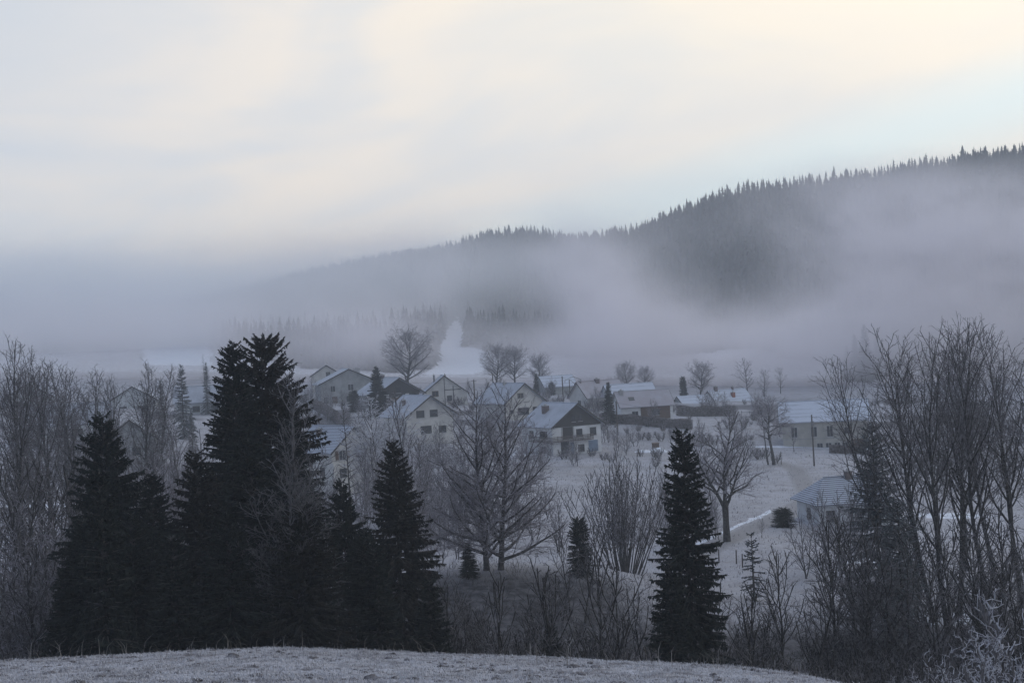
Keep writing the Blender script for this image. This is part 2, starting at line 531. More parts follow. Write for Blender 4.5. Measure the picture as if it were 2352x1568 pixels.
def thick_main(px, py):
    n = fbm(px / 260.0 + 0.25 * py / 260.0, py / 170.0, 71, 5)
    n2 = fbm(px / 90.0, py / 90.0, 5, 4)
    t = 400 * gauss(px, py, 2420, 640, 470, 200)            # grey mass on the right
    t += 150 * gauss(px, py, 2250, 430, 330, 90)
    t += 230 * gauss(px, py, 2020, 560, 210, 150)           # plume beside the dark shoulder
    t += 420 * gauss(px, py, 1480, 795, 380, 70) * (1 - 0.7 * gauss(px, py, 1660, 808, 85, 22))
    t += 300 * gauss(px, py, 1390, 690, 100, 115)           # plumes climbing from the meadow
    t += 220 * gauss(px, py, 1560, 715, 120, 60)
    t += 160 * gauss(px, py, 1310, 590, 110, 90)
    t += 420 * gauss(px, py, 1950, 775, 300, 85)
    t += 200 * gauss(px, py, 830, 770, 170, 70)
    t += 110 * gauss(px, py, 950, 640, 300, 80)
    t += 260 * gauss(px, py, 250, 770, 620, 90)
    t += 70 * gauss(px, py, 1150, 570, 350, 60)
    t += 60 * gauss(px, py, 1690, 520, 330, 130)
    t *= 1 - 0.68 * gauss(px, py, 1690, 600, 215, 175)      # the clear dark shoulder
    t *= 1 - 0.62 * gauss(px, py, 1150, 715, 130, 90)
    t *= 1 - 0.75 * gauss(px, py, 400, 828, 110, 34)
    return t * np.clip(-0.35 + 2.7 * (0.62 * n + 0.38 * n2), 0.10, 2.2)


fog_bank('fog_bank', 'patchy grey-lilac fog bank lying on the meadow and trailing up the wooded hill', 462, -500, 2850, 330, 930, 0.06, lambda a, b: 0.070 * thick_main(a, b), (0.985, 0.97, 0.995), 0.2, 0.3)


def thick_left(px, py):
    n = fbm(px / 420.0 + 0.3 * py / 260.0, py / 120.0, 91, 4)
    top = 545 + 0.03 * px + 120 * (n - 0.5)
    body = sstep(py, top - 60, top + 220) * (1 - sstep(px, 420, 1250))
    t = 620 * body * (1 - 0.35 * sstep(py, 780, 850))
    t += 190 * gauss(px, py, 1000, 625, 420, 75)
    t *= 1 - 0.6 * gauss(px, py, 410, 825, 110, 34)
    return t * (0.6 + 0.8 * n)


fog_bank('fog_bank', 'deep blue-grey fog filling the left end of the valley and hiding its slopes', 650, -650, 1650, 470, 860, 0.045, lambda a, b: 0.125 * thick_left(a, b), (0.95, 0.975, 1.0), 0.2, 0.35)


# ------------------------------------------------------------------ far forest
SPRUCE_FAR = mat_simple('far_spruce', (0.085, 0.097, 0.098), 0.9, 0.4, 0.045, 0.1, (0.022, 0.032, 0.028))


def far_spruce_geo(rng, H, Rr, whorls, per):
    """jagged little spruce: drooping pointed sprays round an axis"""
    k = whorls * per
    w = np.repeat(np.arange(whorls), per)
    f = (w + rng.uniform(-0.3, 0.3, k)) / whorls
    z = H * (0.06 + 0.9 * f)
    rr = Rr * (1 - f) ** 0.85 * rng.uniform(0.55, 1.2, k) + 0.008
    an = rng.uniform(0, 2 * math.pi, k)
    wd = rr * rng.uniform(0.2, 0.38, k) + 0.006
    dz = -rr * rng.uniform(0.1, 0.45, k)
    c, s = np.cos(an), np.sin(an)
    up = H / whorls * rng.uniform(0.9, 1.5, k)
    a = np.stack([c * 0, s * 0, z + up], -1)
    b = np.stack([c * rr * 0.75 - s * wd, s * rr * 0.75 + c * wd, z + dz * 0.6], -1)
    d = np.stack([c * rr * 0.75 + s * wd, s * rr * 0.75 - c * wd, z + dz * 0.6], -1)
    e = np.stack([c * rr * 1.1, s * rr * 1.1, z + dz], -1)
    v = np.stack([a, b, e, d], 1).reshape(-1, 3)
    fc = np.arange(4 * k).reshape(-1, 4)
    tip = np.array([[0.014, 0, H * .85], [0, .014, H * .85], [-.014, 0, H * .85], [0, 0, H * 1.06]])
    v = np.concatenate([v, tip])
    fc = np.concatenate([fc, [[4 * k, 4 * k + 1, 4 * k + 2, 4 * k + 3]]])
    return v, fc


RIDGE_PX = np.array([-700, 0, 500, 780, 1000, 1200, 1380, 1480, 1600, 1760, 2100, 2352, 3000], float)
RIDGE_Y = np.array([1600, 1600, 1500, 1450, 1300, 1150, 960, 905, 880, 855, 852, 852, 860], float)
rng = np.random.default_rng(11)
protos = [far_spruce_geo(rng, 1.0, rng.uniform(0.18, 0.26), 9, 8) for _ in range(14)]
VV, FF, off, cnt = [], [], 0, 0
while cnt < 19000:
    n = 4000
    yy = 400 + (1750 - 400) * rng.uniform(0, 1, n) ** 1.25
    tt = rng.uniform(-0.55, 0.55, n)
    pxx = tt * F + 1176
    ok = (yy > np.interp(pxx, FE_PX, FE_Y) + rng.uniform(0, 12, n)) & (yy < np.interp(pxx, RIDGE_PX, RIDGE_Y) + 25)
    clear = fbm(pxx / 70.0, yy / 60.0, 33) > 0.62
    ok &= ~(clear & (yy > 760) & (yy < 900) & (pxx < 900))
    yy, tt = yy[ok], tt[ok]
    xx = tt * yy
    zz = ground(xx, yy)
    for x, y, z in zip(xx, yy, zz):
        v, f = protos[rng.integers(len(protos))]
        h = rng.uniform(6, 14)
        a = rng.uniform(0, 6.28)
        c, s = math.cos(a) * h, math.sin(a) * h
        VV.append(np.stack([v[:, 0] * c - v[:, 1] * s + x, v[:, 0] * s + v[:, 1] * c + y, v[:, 2] * h + z - 0.3], -1))
        FF.append(f + off)
        off += len(v)
        cnt += 1
fo = link_mesh('forest', np_mesh('forest', np.concatenate(VV), np.concatenate(FF), SPRUCE_FAR))
tag(fo, 'dark spruce forest covering the hills, fading into fog', None, None, 'stuff')
del VV, FF

# spruces one can tell apart along the skyline
ridge_me = []
for k in range(7):
    v, f = far_spruce_geo(rng, 1.0, [0.22, 0.26, 0.18, 0.23, 0.28, 0.19, 0.25][k], 13, 10)
    ridge_me.append(np_mesh('ridge_spruce', v, f, SPRUCE_FAR))
REDGE = [(790, 60), (1080, 70), (1390, 90), (1500, 60), (1660, 70), (1800, 100)]


def ridge_trees(px0, px1, n, h0, h1, label, group):
    for i in range(n):
        px = px0 + (px1 - px0) * (i + rng.uniform(0.1, 0.9)) / n
        Yr = float(np.interp(px, RIDGE_PX, RIDGE_Y)) + rng.uniform(-12, 6)
        x = (px - 1176) / F * Yr
        o = link_mesh('ridge_spruce', ridge_me[int(rng.integers(7))])
        h = rng.uniform(h0, h1) * (1.3 if rng.uniform() < 0.08 else 1)
        o.location = (x, Yr, gz(x, Yr) - 0.4)
        w_ = h * rng.uniform(0.9, 1.5)
        o.scale = (w_, w_, h)
        o.rotation_euler = (0, 0, rng.uniform(0, 6.28))
        tag(o, label, 'spruce', group)


ridge_trees(1800, 2800, 110, 7, 13, 'hazy grey spruce on the skyline at the upper right, above the fogbound slope', 'spruces on the skyline at the upper right')
ridge_trees(1500, 1800, 46, 7, 12, 'dark spruce on the skyline of the clearest, darkest wooded shoulder', 'spruces on the skyline of the dark shoulder')
ridge_trees(1360, 1500, 24, 6, 11, 'spruce on the skyline in the saddle between the two wooded hills', 'spruces on the skyline in the saddle')
ridge_trees(760, 1360, 90, 5, 10, 'small pale grey spruce on the low far ridge, half lost in fog', 'spruces on the low far ridge')


# ------------------------------------------------------------------ building materials
def mat_roof(name, dark, frost, rows=2.6, cover=0.5):
    """tiles in rows, hoar frost lying on each row and leaving the lower lip bare"""
    m, N = mat_new(name)
    t = N.n('ShaderNodeTexCoord')
    o = t.outputs['Object']
    sp = N.n('ShaderNodeSeparateXYZ', in_0=o)
    wob = N.noise(o, 0.8, 3.0, 0.5)
    ph = N.math('ADD', N.math('MULTIPLY', sp.outputs[2], rows), N.math('MULTIPLY', wob, 0.25))
    fr = N.math('FRACT', ph)
    row = N.rng(fr, 0.25, 0.5)
    big = N.noise(o, 0.35, 4.0, 0.6)
    fine = N.noise(o, 7.0, 4.0, 0.7)
    amt = N.math('ADD', N.math('MULTIPLY', row, 0.5), N.math('ADD', N.math('MULTIPLY', big, 0.7), N.math('MULTIPLY', fine, 0.35)))
    c = N.mix(N.rng(amt, 1.05 - cover, 1.45 - cover), dark, frost)
    b = N.n('ShaderNodeBsdfPrincipled', in_Base_Color=c, in_Roughness=0.85)
    b.inputs['Specular IOR Level'].default_value = 0.2
    bp = N.n('ShaderNodeBump', in_Strength=0.5, in_Distance=0.05, in_Height=fr)
    N.link(bp.outputs[0], b.inputs['Normal'])
    N.n('ShaderNodeOutputMaterial', in_0=b.outputs[0])
    return m


def mat_boards(name, col, pitch=6.0):
    m, N = mat_new(name)
    o = N.n('ShaderNodeTexCoord').outputs['Object']
    sp = N.n('ShaderNodeSeparateXYZ', in_0=o)
    fr = N.math('FRACT', N.math('MULTIPLY', N.math('ADD', sp.outputs[0], sp.outputs[1]), pitch))
    gap = N.rng(fr, 0.0, 0.12)
    st = N.noise(o, 2.5, 4.0, 0.6)
    c = N.mix(gap, tuple(x * 0.45 for x in col), col)
    c = N.mix(N.rng(st, 0.3, 0.7, 0.0, 0.4), c, tuple(x * 0.6 for x in col))
    b = N.n('ShaderNodeBsdfPrincipled', in_Base_Color=c, in_Roughness=0.75)
    N.n('ShaderNodeOutputMaterial', in_0=b.outputs[0])
    return m


M = {
    'white': mat_simple('white_render', (0.70, 0.71, 0.71), 0.9, 0.12, 0.6),
    'cream': mat_simple('cream_render', (0.58, 0.57, 0.54), 0.9, 0.14, 0.5),
    'ochre': mat_simple('ochre_render', (0.43, 0.415, 0.375), 0.9, 0.18, 0.4),
    'stone': mat_simple('grey_stone_render', (0.34, 0.35, 0.35), 0.9, 0.22, 0.8),
    'blue_white': mat_simple('cold_white_render', (0.60, 0.62, 0.63), 0.9, 0.12, 0.6),
    'wood': mat_boards('dark_wood_boards', (0.05, 0.047, 0.045)),
    'brown': mat_boards('brown_wood_boards', (0.12, 0.075, 0.05)),
    'orange': mat_boards('orange_brown_shutter', (0.24, 0.13, 0.085)),
    'rail': mat_simple('weathered_rail', (0.16, 0.14, 0.13), 0.8, 0.3, 2.0),
    'blue_door': mat_simple('blue_grey_paint', (0.20, 0.26, 0.35), 0.6, 0.2, 1.0),
    'glass': mat_simple('dark_window_glass', (0.03, 0.035, 0.04), 0.12, 0.2, 0.5, 0.6),
    'frame': mat_simple('pale_window_frame', (0.42, 0.42, 0.42), 0.6, 0.1, 2.0),
    'dframe': mat_simple('dark_window_frame', (0.06, 0.055, 0.05), 0.6, 0.2, 2.0),
    'brick': mat_simple('chimney_masonry', (0.17, 0.14, 0.135), 0.9, 0.3, 3.0),
    'pale_brick': mat_simple('pale_chimney_render', (0.38, 0.38, 0.38), 0.9, 0.2, 2.0),
    'red_brick': mat_simple('red_chimney_brick', (0.28, 0.10, 0.07), 0.9, 0.3, 3.0),
    'roof': mat_roof('frosted_slate_tiles', (0.12, 0.125, 0.14), (0.46, 0.49, 0.55), 5.2, 0.70),
    'roof_thin': mat_roof('thinly_frosted_dark_tiles', (0.10, 0.10, 0.115), (0.46, 0.50, 0.57), 4.6, 0.56),
    'roof_red': mat_roof('frosted_red_tiles', (0.22, 0.13, 0.115), (0.48, 0.49, 0.54), 4.6, 0.60),
    'roof_white': mat_roof('frost_white_sheet', (0.33, 0.36, 0.42), (0.56, 0.60, 0.68), 1.2, 0.78),
    'snow': mat_simple('snow', (0.74, 0.77, 0.83), 0.9, 0.1, 1.5),
    'steel': mat_simple('grey_post', (0.16, 0.16, 0.165), 0.7, 0.3, 2.0),
    'pole': mat_simple('tarred_pole_wood', (0.10, 0.085, 0.075), 0.9, 0.3, 2.0),
}


class MB:
    """collects boxes, prisms and tubes into one mesh object"""
    def __init__(self):
        self.v, self.f = [], []

    def box(self, lo, hi, mtx=None):
        n = len(self.v)
        for x in (lo[0], hi[0]):
            for y in (lo[1], hi[1]):
                for z in (lo[2], hi[2]):
                    p = Vector((x, y, z))
                    self.v.append(mtx @ p if mtx else p)
        self.f += [tuple(n + i for i in q) for q in ((0, 1, 3, 2), (4, 6, 7, 5), (0, 4, 5, 1), (2, 3, 7, 6), (0, 2, 6, 4), (1, 5, 7, 3))]
        return self

    def poly_prism(self, pts, axis, a, b):
        """extrude a polygon given as (u, z) along axis 'y' (u = x) or 'x' (u = y)"""
        n, k = len(self.v), len(pts)
        for s in (a, b):
            for u, z in pts:
                self.v.append(Vector((u, s, z) if axis == 'y' else (s, u, z)))
        self.f.append(tuple(n + i for i in range(k))[::-1] if axis == 'x' else tuple(n + i for i in range(k)))
        self.f.append(tuple(n + k + i for i in range(k)) if axis == 'x' else tuple(n + k + i for i in range(k))[::-1])
        for i in range(k):
            j = (i + 1) % k
            q = (n + i, n + k + i, n + k + j, n + j)
            self.f.append(q if axis == 'y' else q[::-1])
        return self

    def slab(self, quad, th):
        """a plate: four corners and the same dropped by th"""
        n = len(self.v)
        q = [Vector(p) for p in quad]
        nn = (q[1] - q[0]).cross(q[2] - q[0]).normalized()
        if nn.z < 0:
            nn = -nn
            q = q[::-1]
        self.v += q + [p - nn * th for p in q]
        k = len(q)
        self.f.append(tuple(n + i for i in range(k)))
        self.f.append(tuple(n + k + i for i in range(k))[::-1])
        for i in range(k):
            j = (i + 1) % k
            self.f.append((n + i, n + k + i, n + k + j, n + j))
        return self

    def tube(self, a, b, ra, rb=None, sides=8):
        a, b = Vector(a), Vector(b)
        rb = ra if rb is None else rb
        d = (b - a).normalized()
        s = d.cross(Vector((0, 0, 1)) if abs(d.z) < 0.9 else Vector((1, 0, 0))).normalized()
        t = d.cross(s)
        n = len(self.v)
        for p, r in ((a, ra), (b, rb)):
            for i in range(sides):
                w = 2 * math.pi * i / sides
                self.v.append(p + s * math.cos(w) * r + t * math.sin(w) * r)
        for i in range(sides):
            j = (i + 1) % sides
            self.f.append((n + i, n + j, n + sides + j, n + sides + i))
        self.f.append(tuple(n + i for i in range(sides))[::-1])
        self.f.append(tuple(n + sides + i for i in range(sides)))
        return self

    def build(self, name, mat, parent=None):
        me = bpy.data.meshes.new(name)
        me.from_pydata([tuple(v) for v in self.v], [], self.f)
        me.materials.append(mat)
        me.update()
        return link_mesh(name, me, parent)


def face_mtx(face, w, l):
    """local frame on a facade: x along the wall, y outwards, z up"""
    if face == 'F':
        return Matrix(((1, 0, 0, 0), (0, -1, 0, -l / 2), (0, 0, 1, 0), (0, 0, 0, 1)))
    if face == 'L':
        return Matrix(((0, -1, 0, -w / 2), (1, 0, 0, 0), (0, 0, 1, 0), (0, 0, 0, 1)))
    if face == 'R':
        return Matrix(((0, 1, 0, w / 2), (1, 0, 0, 0), (0, 0, 1, 0), (0, 0, 0, 1)))


def window(parent, mt, u, z, ww, hh, frame='frame', sill=True, bars=1, shutters=None, lab=None):
    """u, z is the middle of the opening on the facade"""
    fr = MB()
    t = 0.09
    fr.box((u - ww / 2 - t, 0.0, z - hh / 2 - t), (u - ww / 2, 0.07, z + hh / 2 + t), mt)
    fr.box((u + ww / 2, 0.0, z - hh / 2 - t), (u + ww / 2 + t, 0.07, z + hh / 2 + t), mt)
    fr.box((u - ww / 2, 0.0, z + hh / 2), (u + ww / 2, 0.07, z + hh / 2 + t), mt)
    fr.box((u - ww / 2, 0.0, z - hh / 2 - t), (u + ww / 2, 0.07, z - hh / 2), mt)
    for k in range(bars):
        c = u - ww / 2 + ww * (k + 1) / (bars + 1)
        fr.box((c - 0.04, 0.022, z - hh / 2), (c + 0.04, 0.06, z + hh / 2), mt)
    f = fr.build('window', M[frame], parent)
    MB().box((u - ww / 2, -0.05, z - hh / 2), (u + ww / 2, 0.02, z + hh / 2), mt).build('pane', M['glass'], f)
    if sill:
        MB().box((u - ww / 2 - 0.15, 0.0, z - hh / 2 - 0.19), (u + ww / 2 + 0.15, 0.16, z - hh / 2 - t), mt).build('sill', M['frame'], f)
    if shutters:
        for sgn in (-1, 1):
            c = u + sgn * (ww / 2 + t + ww * 0.25)
            s = MB().box((c - ww * 0.23, 0.003, z - hh / 2), (c + ww * 0.23, 0.06, z + hh / 2), mt).build('shutter', M[shutters], parent)
    if lab: f['label'] = lab
    return f


def door(parent, mt, u, ww, hh, mat, z0=0.0, handle=True, name='door'):
    d = MB().box((u - ww / 2, -0.04, z0), (u + ww / 2, 0.05, z0 + hh), mt).build(name, M[mat], parent)
    if handle:
        MB().box((u + ww * 0.36, 0.05, z0 + hh * 0.45), (u + ww * 0.40, 0.11, z0 + hh * 0.53), mt).build('handle', M['steel'], d)
    return d


def house(name, label, loc, rz, w, l, h, rise, wall='white', roof='roof', over=0.6, over_end=0.7, base=1.5, gable=None, gable_z=None,
          chimneys=(), hip=0.0, apex_off=0.0, cat='house', group=None, rth=0.22):
    """gable roofed house; the front gable looks along -y; ridge along y"""
    root = thing(name, label, cat, loc, R(rz), group)
    ax = apex_off
    if hip == 0:
        pts = [(-w / 2, -base), (w / 2, -base), (w / 2, h), (ax, h + rise), (-w / 2, h)]
        MB().poly_prism(pts, 'y', -l / 2, l / 2).build('wall', M[wall], root)
    else:
        MB().box((-w / 2, -l / 2, -base), (w / 2, l / 2, h)).build('wall', M[wall], root)
    rf = MB()
    y0, y1 = -l / 2 - over_end, l / 2 + over_end
    lift = 0.03 + rth
    for s in (-1, 1):
        ex = s * w / 2
        slope = rise / abs(ex - ax)
        xo = ex + s * over
        zo = h - over * slope
        if hip == 0:
            rf.slab([(ax, y0, h + rise + lift), (ax, y1, h + rise + lift), (xo, y1, zo + lift), (xo, y0, zo + lift)], rth)
        else:
            rf.slab([(0, y0 + hip, h + rise + lift), (0, y1 - hip, h + rise + lift), (xo, y1, zo + lift), (xo, y0, zo + lift)], rth)
    if hip:
        zo = h - over * rise / (w / 2)
        rf.slab([(0, y0 + hip, h + rise + lift), (w / 2 + over, y0, zo + lift), (-w / 2 - over, y0, zo + lift)], rth)
        rf.slab([(0, y1 - hip, h + rise + lift), (w / 2 + over, y1, zo + lift), (-w / 2 - over, y1, zo + lift)], rth)
    r = rf.build('roof', M[roof], root)
    # ridge cap and verge boards
    MB().tube((ax, y0 + hip + 0.02, h + rise + lift + 0.02), (ax, y1 - hip - 0.02, h + rise + lift + 0.02), 0.13, sides=6).build('ridge_cap', M[roof], r)
    if hip == 0:
        for y in (y0 - 0.045, y1 + 0.005):
            vb = MB()
            for s in (-1, 1):
                ex = s * w / 2
                slope = rise / abs(ex - ax)
                xo, zo = ex + s * (over + 0.01), h - (over + 0.01) * slope
                vb.poly_prism([(ax, h + rise + lift - 0.30), (ax, h + rise + lift + 0.03), (xo, zo + lift + 0.03), (xo, zo + lift - 0.30)][::s], 'y', y, y + 0.04)
            vb.build('verge_board', M['dframe'], r)
    for c in chimneys:
        cx, cy, cw, ch, cm = c
        zt = h + rise - abs(cx - ax) * rise / (w / 2)
        k = MB().box((cx - cw / 2, cy - cw / 2, zt - 0.6), (cx + cw / 2, cy + cw / 2, zt + ch)).build('chimney', M[cm], r)
        cap = MB().box((cx - cw / 2 - 0.08, cy - cw / 2 - 0.08, zt + ch), (cx + cw / 2 + 0.08, cy + cw / 2 + 0.08, zt + ch + 0.12))
        cap.box((cx - cw / 5, cy - cw / 5, zt + ch + 0.12), (cx + cw / 5, cy + cw / 5, zt + ch + 0.42))
        cap.build('chimney_cap', M['pale_brick'], k)
    if gable:
        z0 = h - 0.25 if gable_z is None else gable_z
        sl = rise / (w / 2)
        hw = w / 2 + 0.02
        MB().poly_prism([(-hw, z0), (hw, z0), (hw, h - 0.02), (0, h + rise - 0.03), (-hw, h - 0.02)], 'y', -l / 2 - 0.12, -l / 2 - 0.003).build('gable_cladding', M[gable], root)
    return root


def hloc(px, py, Y):
    p = at(px, py, Y)
    return (p.x, p.y, p.z)


# ------------------------------------------------------------------ the village
# 1. the white chalet with the dark gable
w, l, h = 11.9, 11.8, 5.85
ch = house('chalet', 'white chalet with dark wooden gable, long balcony and frosted roof, middle of village', hloc(1291, 1037, 292), 31, w, l, h, 4.1, 'white', 'roof', 0.75, 0.9, 2.0, 'wood', 5.5, chimneys=[(-2.6, 1.5, 1.15, 1.5, 'brick')])
fm, lm = face_mtx('F', w, l), face_mtx('L', w, l)
gm = fm @ Matrix.Translation((0, 0.12, 0))
for u in (-0.75, 0.9):
    window(ch, gm, u, 7.1, 0.75, 1.15, 'dframe')
window(ch, fm, 0.6, 4.05, 1.3, 1.5, 'dframe', bars=0, lab='dark shuttered upper window beside the balcony doors')
window(ch, fm, 4.0, 4.15, 1.35, 1.45, 'dframe', bars=0)
window(ch, fm, 0.9, 0.95, 1.35, 1.3, 'dframe')
door(ch, fm, -2.2, 2.5, 2.5, 'wood', 2.95, name='balcony_door')
MB().box((-3.75, 0.0, 2.95), (-3.45, 0.10, 5.45), fm).box((-0.95, 0, 2.95), (-0.65, 0.10, 5.45), fm).box((-3.75, 0, 5.45), (-0.65, 0.10, 5.6), fm).build('door_surround', M['frame'], ch)
door(ch, fm, -3.0, 2.0, 2.55, 'glass')
door(ch, fm, -1.25, 0.95, 2.3, 'blue_door')
door(ch, fm, 3.9, 2.3, 2.35, 'blue_door', name='garage_door')
bal = MB().box((-5.95, 0.0, 2.62), (3.2, 1.35, 2.82), fm).box((-7.25, 0.0, 2.615), (1.2, 1.35, 2.815), lm).build('balcony', M['rail'], ch)
rl = MB()
for z in (3.02, 3.3, 3.58):
    rl.box((-7.3, 1.28, z), (3.2, 1.34, z + 0.15), fm)
    rl.box((-7.24, 1.28, z), (1.2, 1.34, z + 0.15), lm)
for k in range(8):
    x = -5.45 + k * 8.55 / 7
    rl.box((x - 0.05, 1.2, 2.82), (x + 0.05, 1.28, 3.8), fm)
for k in range(5):
    x = -6.9 + k * 2.0
    rl.box((x - 0.05, 1.2, 2.82), (x + 0.05, 1.28, 3.8), lm)
for z in (3.02, 3.3, 3.58):
    rl.box((3.14, 0.05, z), (3.2, 1.27, z + 0.15), fm)
rl.build('railing', M['rail'], bal)
window(ch, lm, -2.6, 4.0, 2.6, 1.3, 'dframe', bars=2)
window(ch, lm, 2.0, 4.0, 1.4, 1.3, 'dframe')
window(ch, lm, -2.4, 0.95, 2.2, 1.3, 'frame', bars=1)

# 2. cream house behind it, to the left
w, l, h = 10.5, 12.5, 4.6
a = house('house', 'cream house with pair of small attic windows, directly behind the chalet chimney', hloc(1172, 964, 338), 33, w, l, h, 4.0, 'cream', 'roof', 0.8, 0.9, 3, chimneys=[(-0.5, 1.0, 0.6, 0.7, 'pale_brick')])
fm = face_mtx('F', w, l)
for u in (-0.35, 0.55): window(a, fm, u - 0.9, 5.9, 0.6, 1.0, 'dframe', bars=0)
window(a, fm, -0.2, 2.2, 2.9, 1.5, 'dframe', bars=2)
window(a, fm, 3.4, 2.3, 1.6, 1.3, 'dframe')
window(a, fm, -3.4, 2.3, 0.6, 0.6, 'dframe', bars=0)

# 3. cream house, mid left, wide gable half hidden by frosted trees
w, l, h = 11.0, 11.5, 4.9
a = house('house', 'broad cream house with long frosted left roof, half hidden behind bare frosted trees', hloc(962, 1001, 305), 30, w, l, h, 3.7, 'cream', 'roof', 1.0, 1.1, 3, chimneys=[(-2.9, 0.6, 0.7, 1.3, 'brick')])
fm = face_mtx('F', w, l)
for u in (-2.2, 1.0): window(a, fm, u, 5.0, 1.7, 1.35, 'dframe')
window(a, fm, -1.0, 1.6, 2.4, 1.5, 'dframe', bars=2)
window(a, fm, 2.9, 1.5, 1.6, 1.3, 'dframe')

# 4. big grey farmhouse
w, l, h = 16.0, 14.0, 6.0
a = house('farmhouse', 'wide grey stone farmhouse with shallow gable, above the clipped hedge', hloc(797, 927, 398), 14, w, l, h, 3.7, 'stone', 'roof', 0.8, 0.7, 3, chimneys=[(3.6, 3.0, 1.6, 1.6, 'pale_brick')])
fm = face_mtx('F', w, l)
window(a, fm, -4.6, 4.6, 1.2, 1.6, 'frame')
window(a, fm, 0.4, 4.8, 1.5, 1.6, 'frame')
window(a, fm, -0.5, 1.7, 1.0, 1.6, 'frame')
door(a, fm, -6.6, 1.2, 1.9, 'wood', 0.4)
door(a, fm, -4.2, 1.5, 2.4, 'brown', 0.1)

# 5. small cream house peeping out behind it
w, l, h = 9.0, 9.0, 6.2
a = house('house', 'small cream gable with one window peeping out behind the grey farmhouse', hloc(752, 908, 430), 8, w, l, h, 2.9, 'cream', 'roof_thin', 0.6, 0.6, 3)
window(a, face_mtx('F', w, l), 0.5, 6.6, 1.2, 1.2, 'frame')

# 6. dark timber chalet
w, l, h = 12.0, 13.0, 4.3
a = house('chalet', 'dark timbered chalet with white panels and two chimneys, below the great bare oak', hloc(894, 938, 368), 28, w, l, h, 3.6, 'white', 'roof', 1.3, 1.4, 3, 'wood', 3.9, chimneys=[(-1.8, 1.2, 0.9, 1.3, 'pale_brick'), (-0.4, 2.4, 0.8, 1.1, 'brick')])
fm = face_mtx('F', w, l)
MB().box((-2.6, 0.003, -0.5), (1.9, 0.10, 3.89), fm).box((3.0, 0.003, -0.5), (5.8, 0.10, 3.89), fm).build('timber_cladding', M['wood'], a)
gm = fm @ Matrix.Translation((0, 0.12, 0))
window(a, gm, 0.0, 4.9, 1.2, 1.3, 'dframe')
bal = MB().box((-3.2, 0.10, 2.0), (3.4, 1.2, 2.2), fm).build('balcony', M['rail'], a)
MB().box((-3.2, 1.1, 2.2), (3.4, 1.18, 3.0), fm).build('railing', M['brown'], bal)
window(a, fm, -3.9, 2.9, 0.9, 1.3, 'dframe')
window(a, face_mtx('L', w, l), -1.0, 1.6, 1.8, 1.2, 'dframe')

# 7. half timbered house on the right of it
w, l, h = 12.0, 9.0, 3.6
a = house('house', 'pale house with steep gable, dark timber lines, thin metal flue and orange shutters', hloc(1020, 932, 385), 8, w, l, h, 4.6, 'cream', 'roof', 0.5, 0.6, 3, chimneys=[(-2.3, 1.0, 0.45, 2.0, 'steel'), (0.8, 2.0, 0.5, 0.8, 'brick')])
fm = face_mtx('F', w, l)
window(a, fm, -2.6, 3.6, 1.6, 1.4, 'orange', bars=1)
tim = MB().box((-0.15, 0.003, 0), (0.05, 0.06, 7.6), fm).box((-0.15, 0.061, 4.4), (4.4, 0.10, 4.6), fm)
tim.box((2.2, 0.003, 0), (2.4, 0.06, 5.6), fm)
tim.build('timber_frame', M['wood'], a)
window(a, fm, 1.2, 2.2, 1.2, 1.3, 'dframe')

# 8. house lower left behind the big spruces
w, l, h = 8.6, 10.5, 4.4
a = house('house', 'cream house with ribbed dark roof low on the left, just right of the giant spruces', hloc(772, 1090, 232), 42, w, l, h, 3.5, 'cream', 'roof_thin', 0.7, 0.8, 3, chimneys=[(-1.6, 2.0, 0.7, 1.0, 'brick')])
fm, lm = face_mtx('F', w, l), face_mtx('L', w, l)
window(a, fm, -2.2, 3.6, 1.3, 1.5, 'frame', shutters='brown')
window(a, fm, 1.6, 3.6, 1.2, 1.4, 'frame', shutters='brown')
window(a, fm, -2.2, 0.7, 1.2, 1.3, 'dframe')
window(a, lm, -2.5, 1.0, 1.1, 1.2, 'dframe')
window(a, lm, 1.5, 3.4, 1.1, 1.2, 'dframe')
MB().box((-4.8, 0.003, -0.2), (-4.2, 1.1, 2.5), fm).build('porch', M['cream'], a)

# 9-12. the row of roofs right of the middle
w, l, h = 9.5, 12.5, 3.6
a = house('house', 'long house with frosted reddish roof and stub chimney, left end of the roof row', hloc(1376, 940, 378), -62, w, l, h, 3.9, 'cream', 'roof_red', 0.6, 0.5, 3, chimneys=[(0.4, -0.5, 1.1, 1.0, 'brick'), (0.3, -5.6, 0.4, 0.6, 'brick')])
window(a, face_mtx('F', w, l), 0.5, 2.2, 1.5, 1.2, 'frame')
window(a, face_mtx('R', w, l), -1.5, 1.6, 2.4, 1.4, 'dframe', bars=2)
window(a, face_mtx('R', w, l), 3.0, 1.6, 1.4, 1.4, 'dframe')
w, l, h = 9.0, 13.0, 3.4
a = house('house', 'low house showing only its pale frosted roof, wedged between two roofs', hloc(1446, 946, 374), -74, w, l, h, 3.9, 'white', 'roof_white', 0.6, 0.5, 3)
window(a, face_mtx('R', w, l), -2, 1.5, 1.6, 1.2, 'dframe')
w, l, h = 9.0, 12.6, 3.1
a = house('house', 'white house with ribbed frosty roof, skylight and chimney, right end of the roof row', hloc(1476, 959, 338), -80, w, l, h, 3.2, 'white', 'roof_red', 0.6, 0.5, 3, chimneys=[(0.9, -5.3, 0.9, 1.1, 'pale_brick')])
rm = face_mtx('R', w, l)
window(a, rm, -3.0, 1.3, 1.4, 1.1, 'frame')
MB().box((-1.6, 0.003, -0.2), (5.6, 0.10, 2.9), rm).build('timber_cladding', M['brown'], a)
window(a, rm @ Matrix.Translation((0, 0.10, 0)), 2.0, 1.4, 1.8, 1.3, 'dframe')
sl = math.atan2(3.2, 4.5)
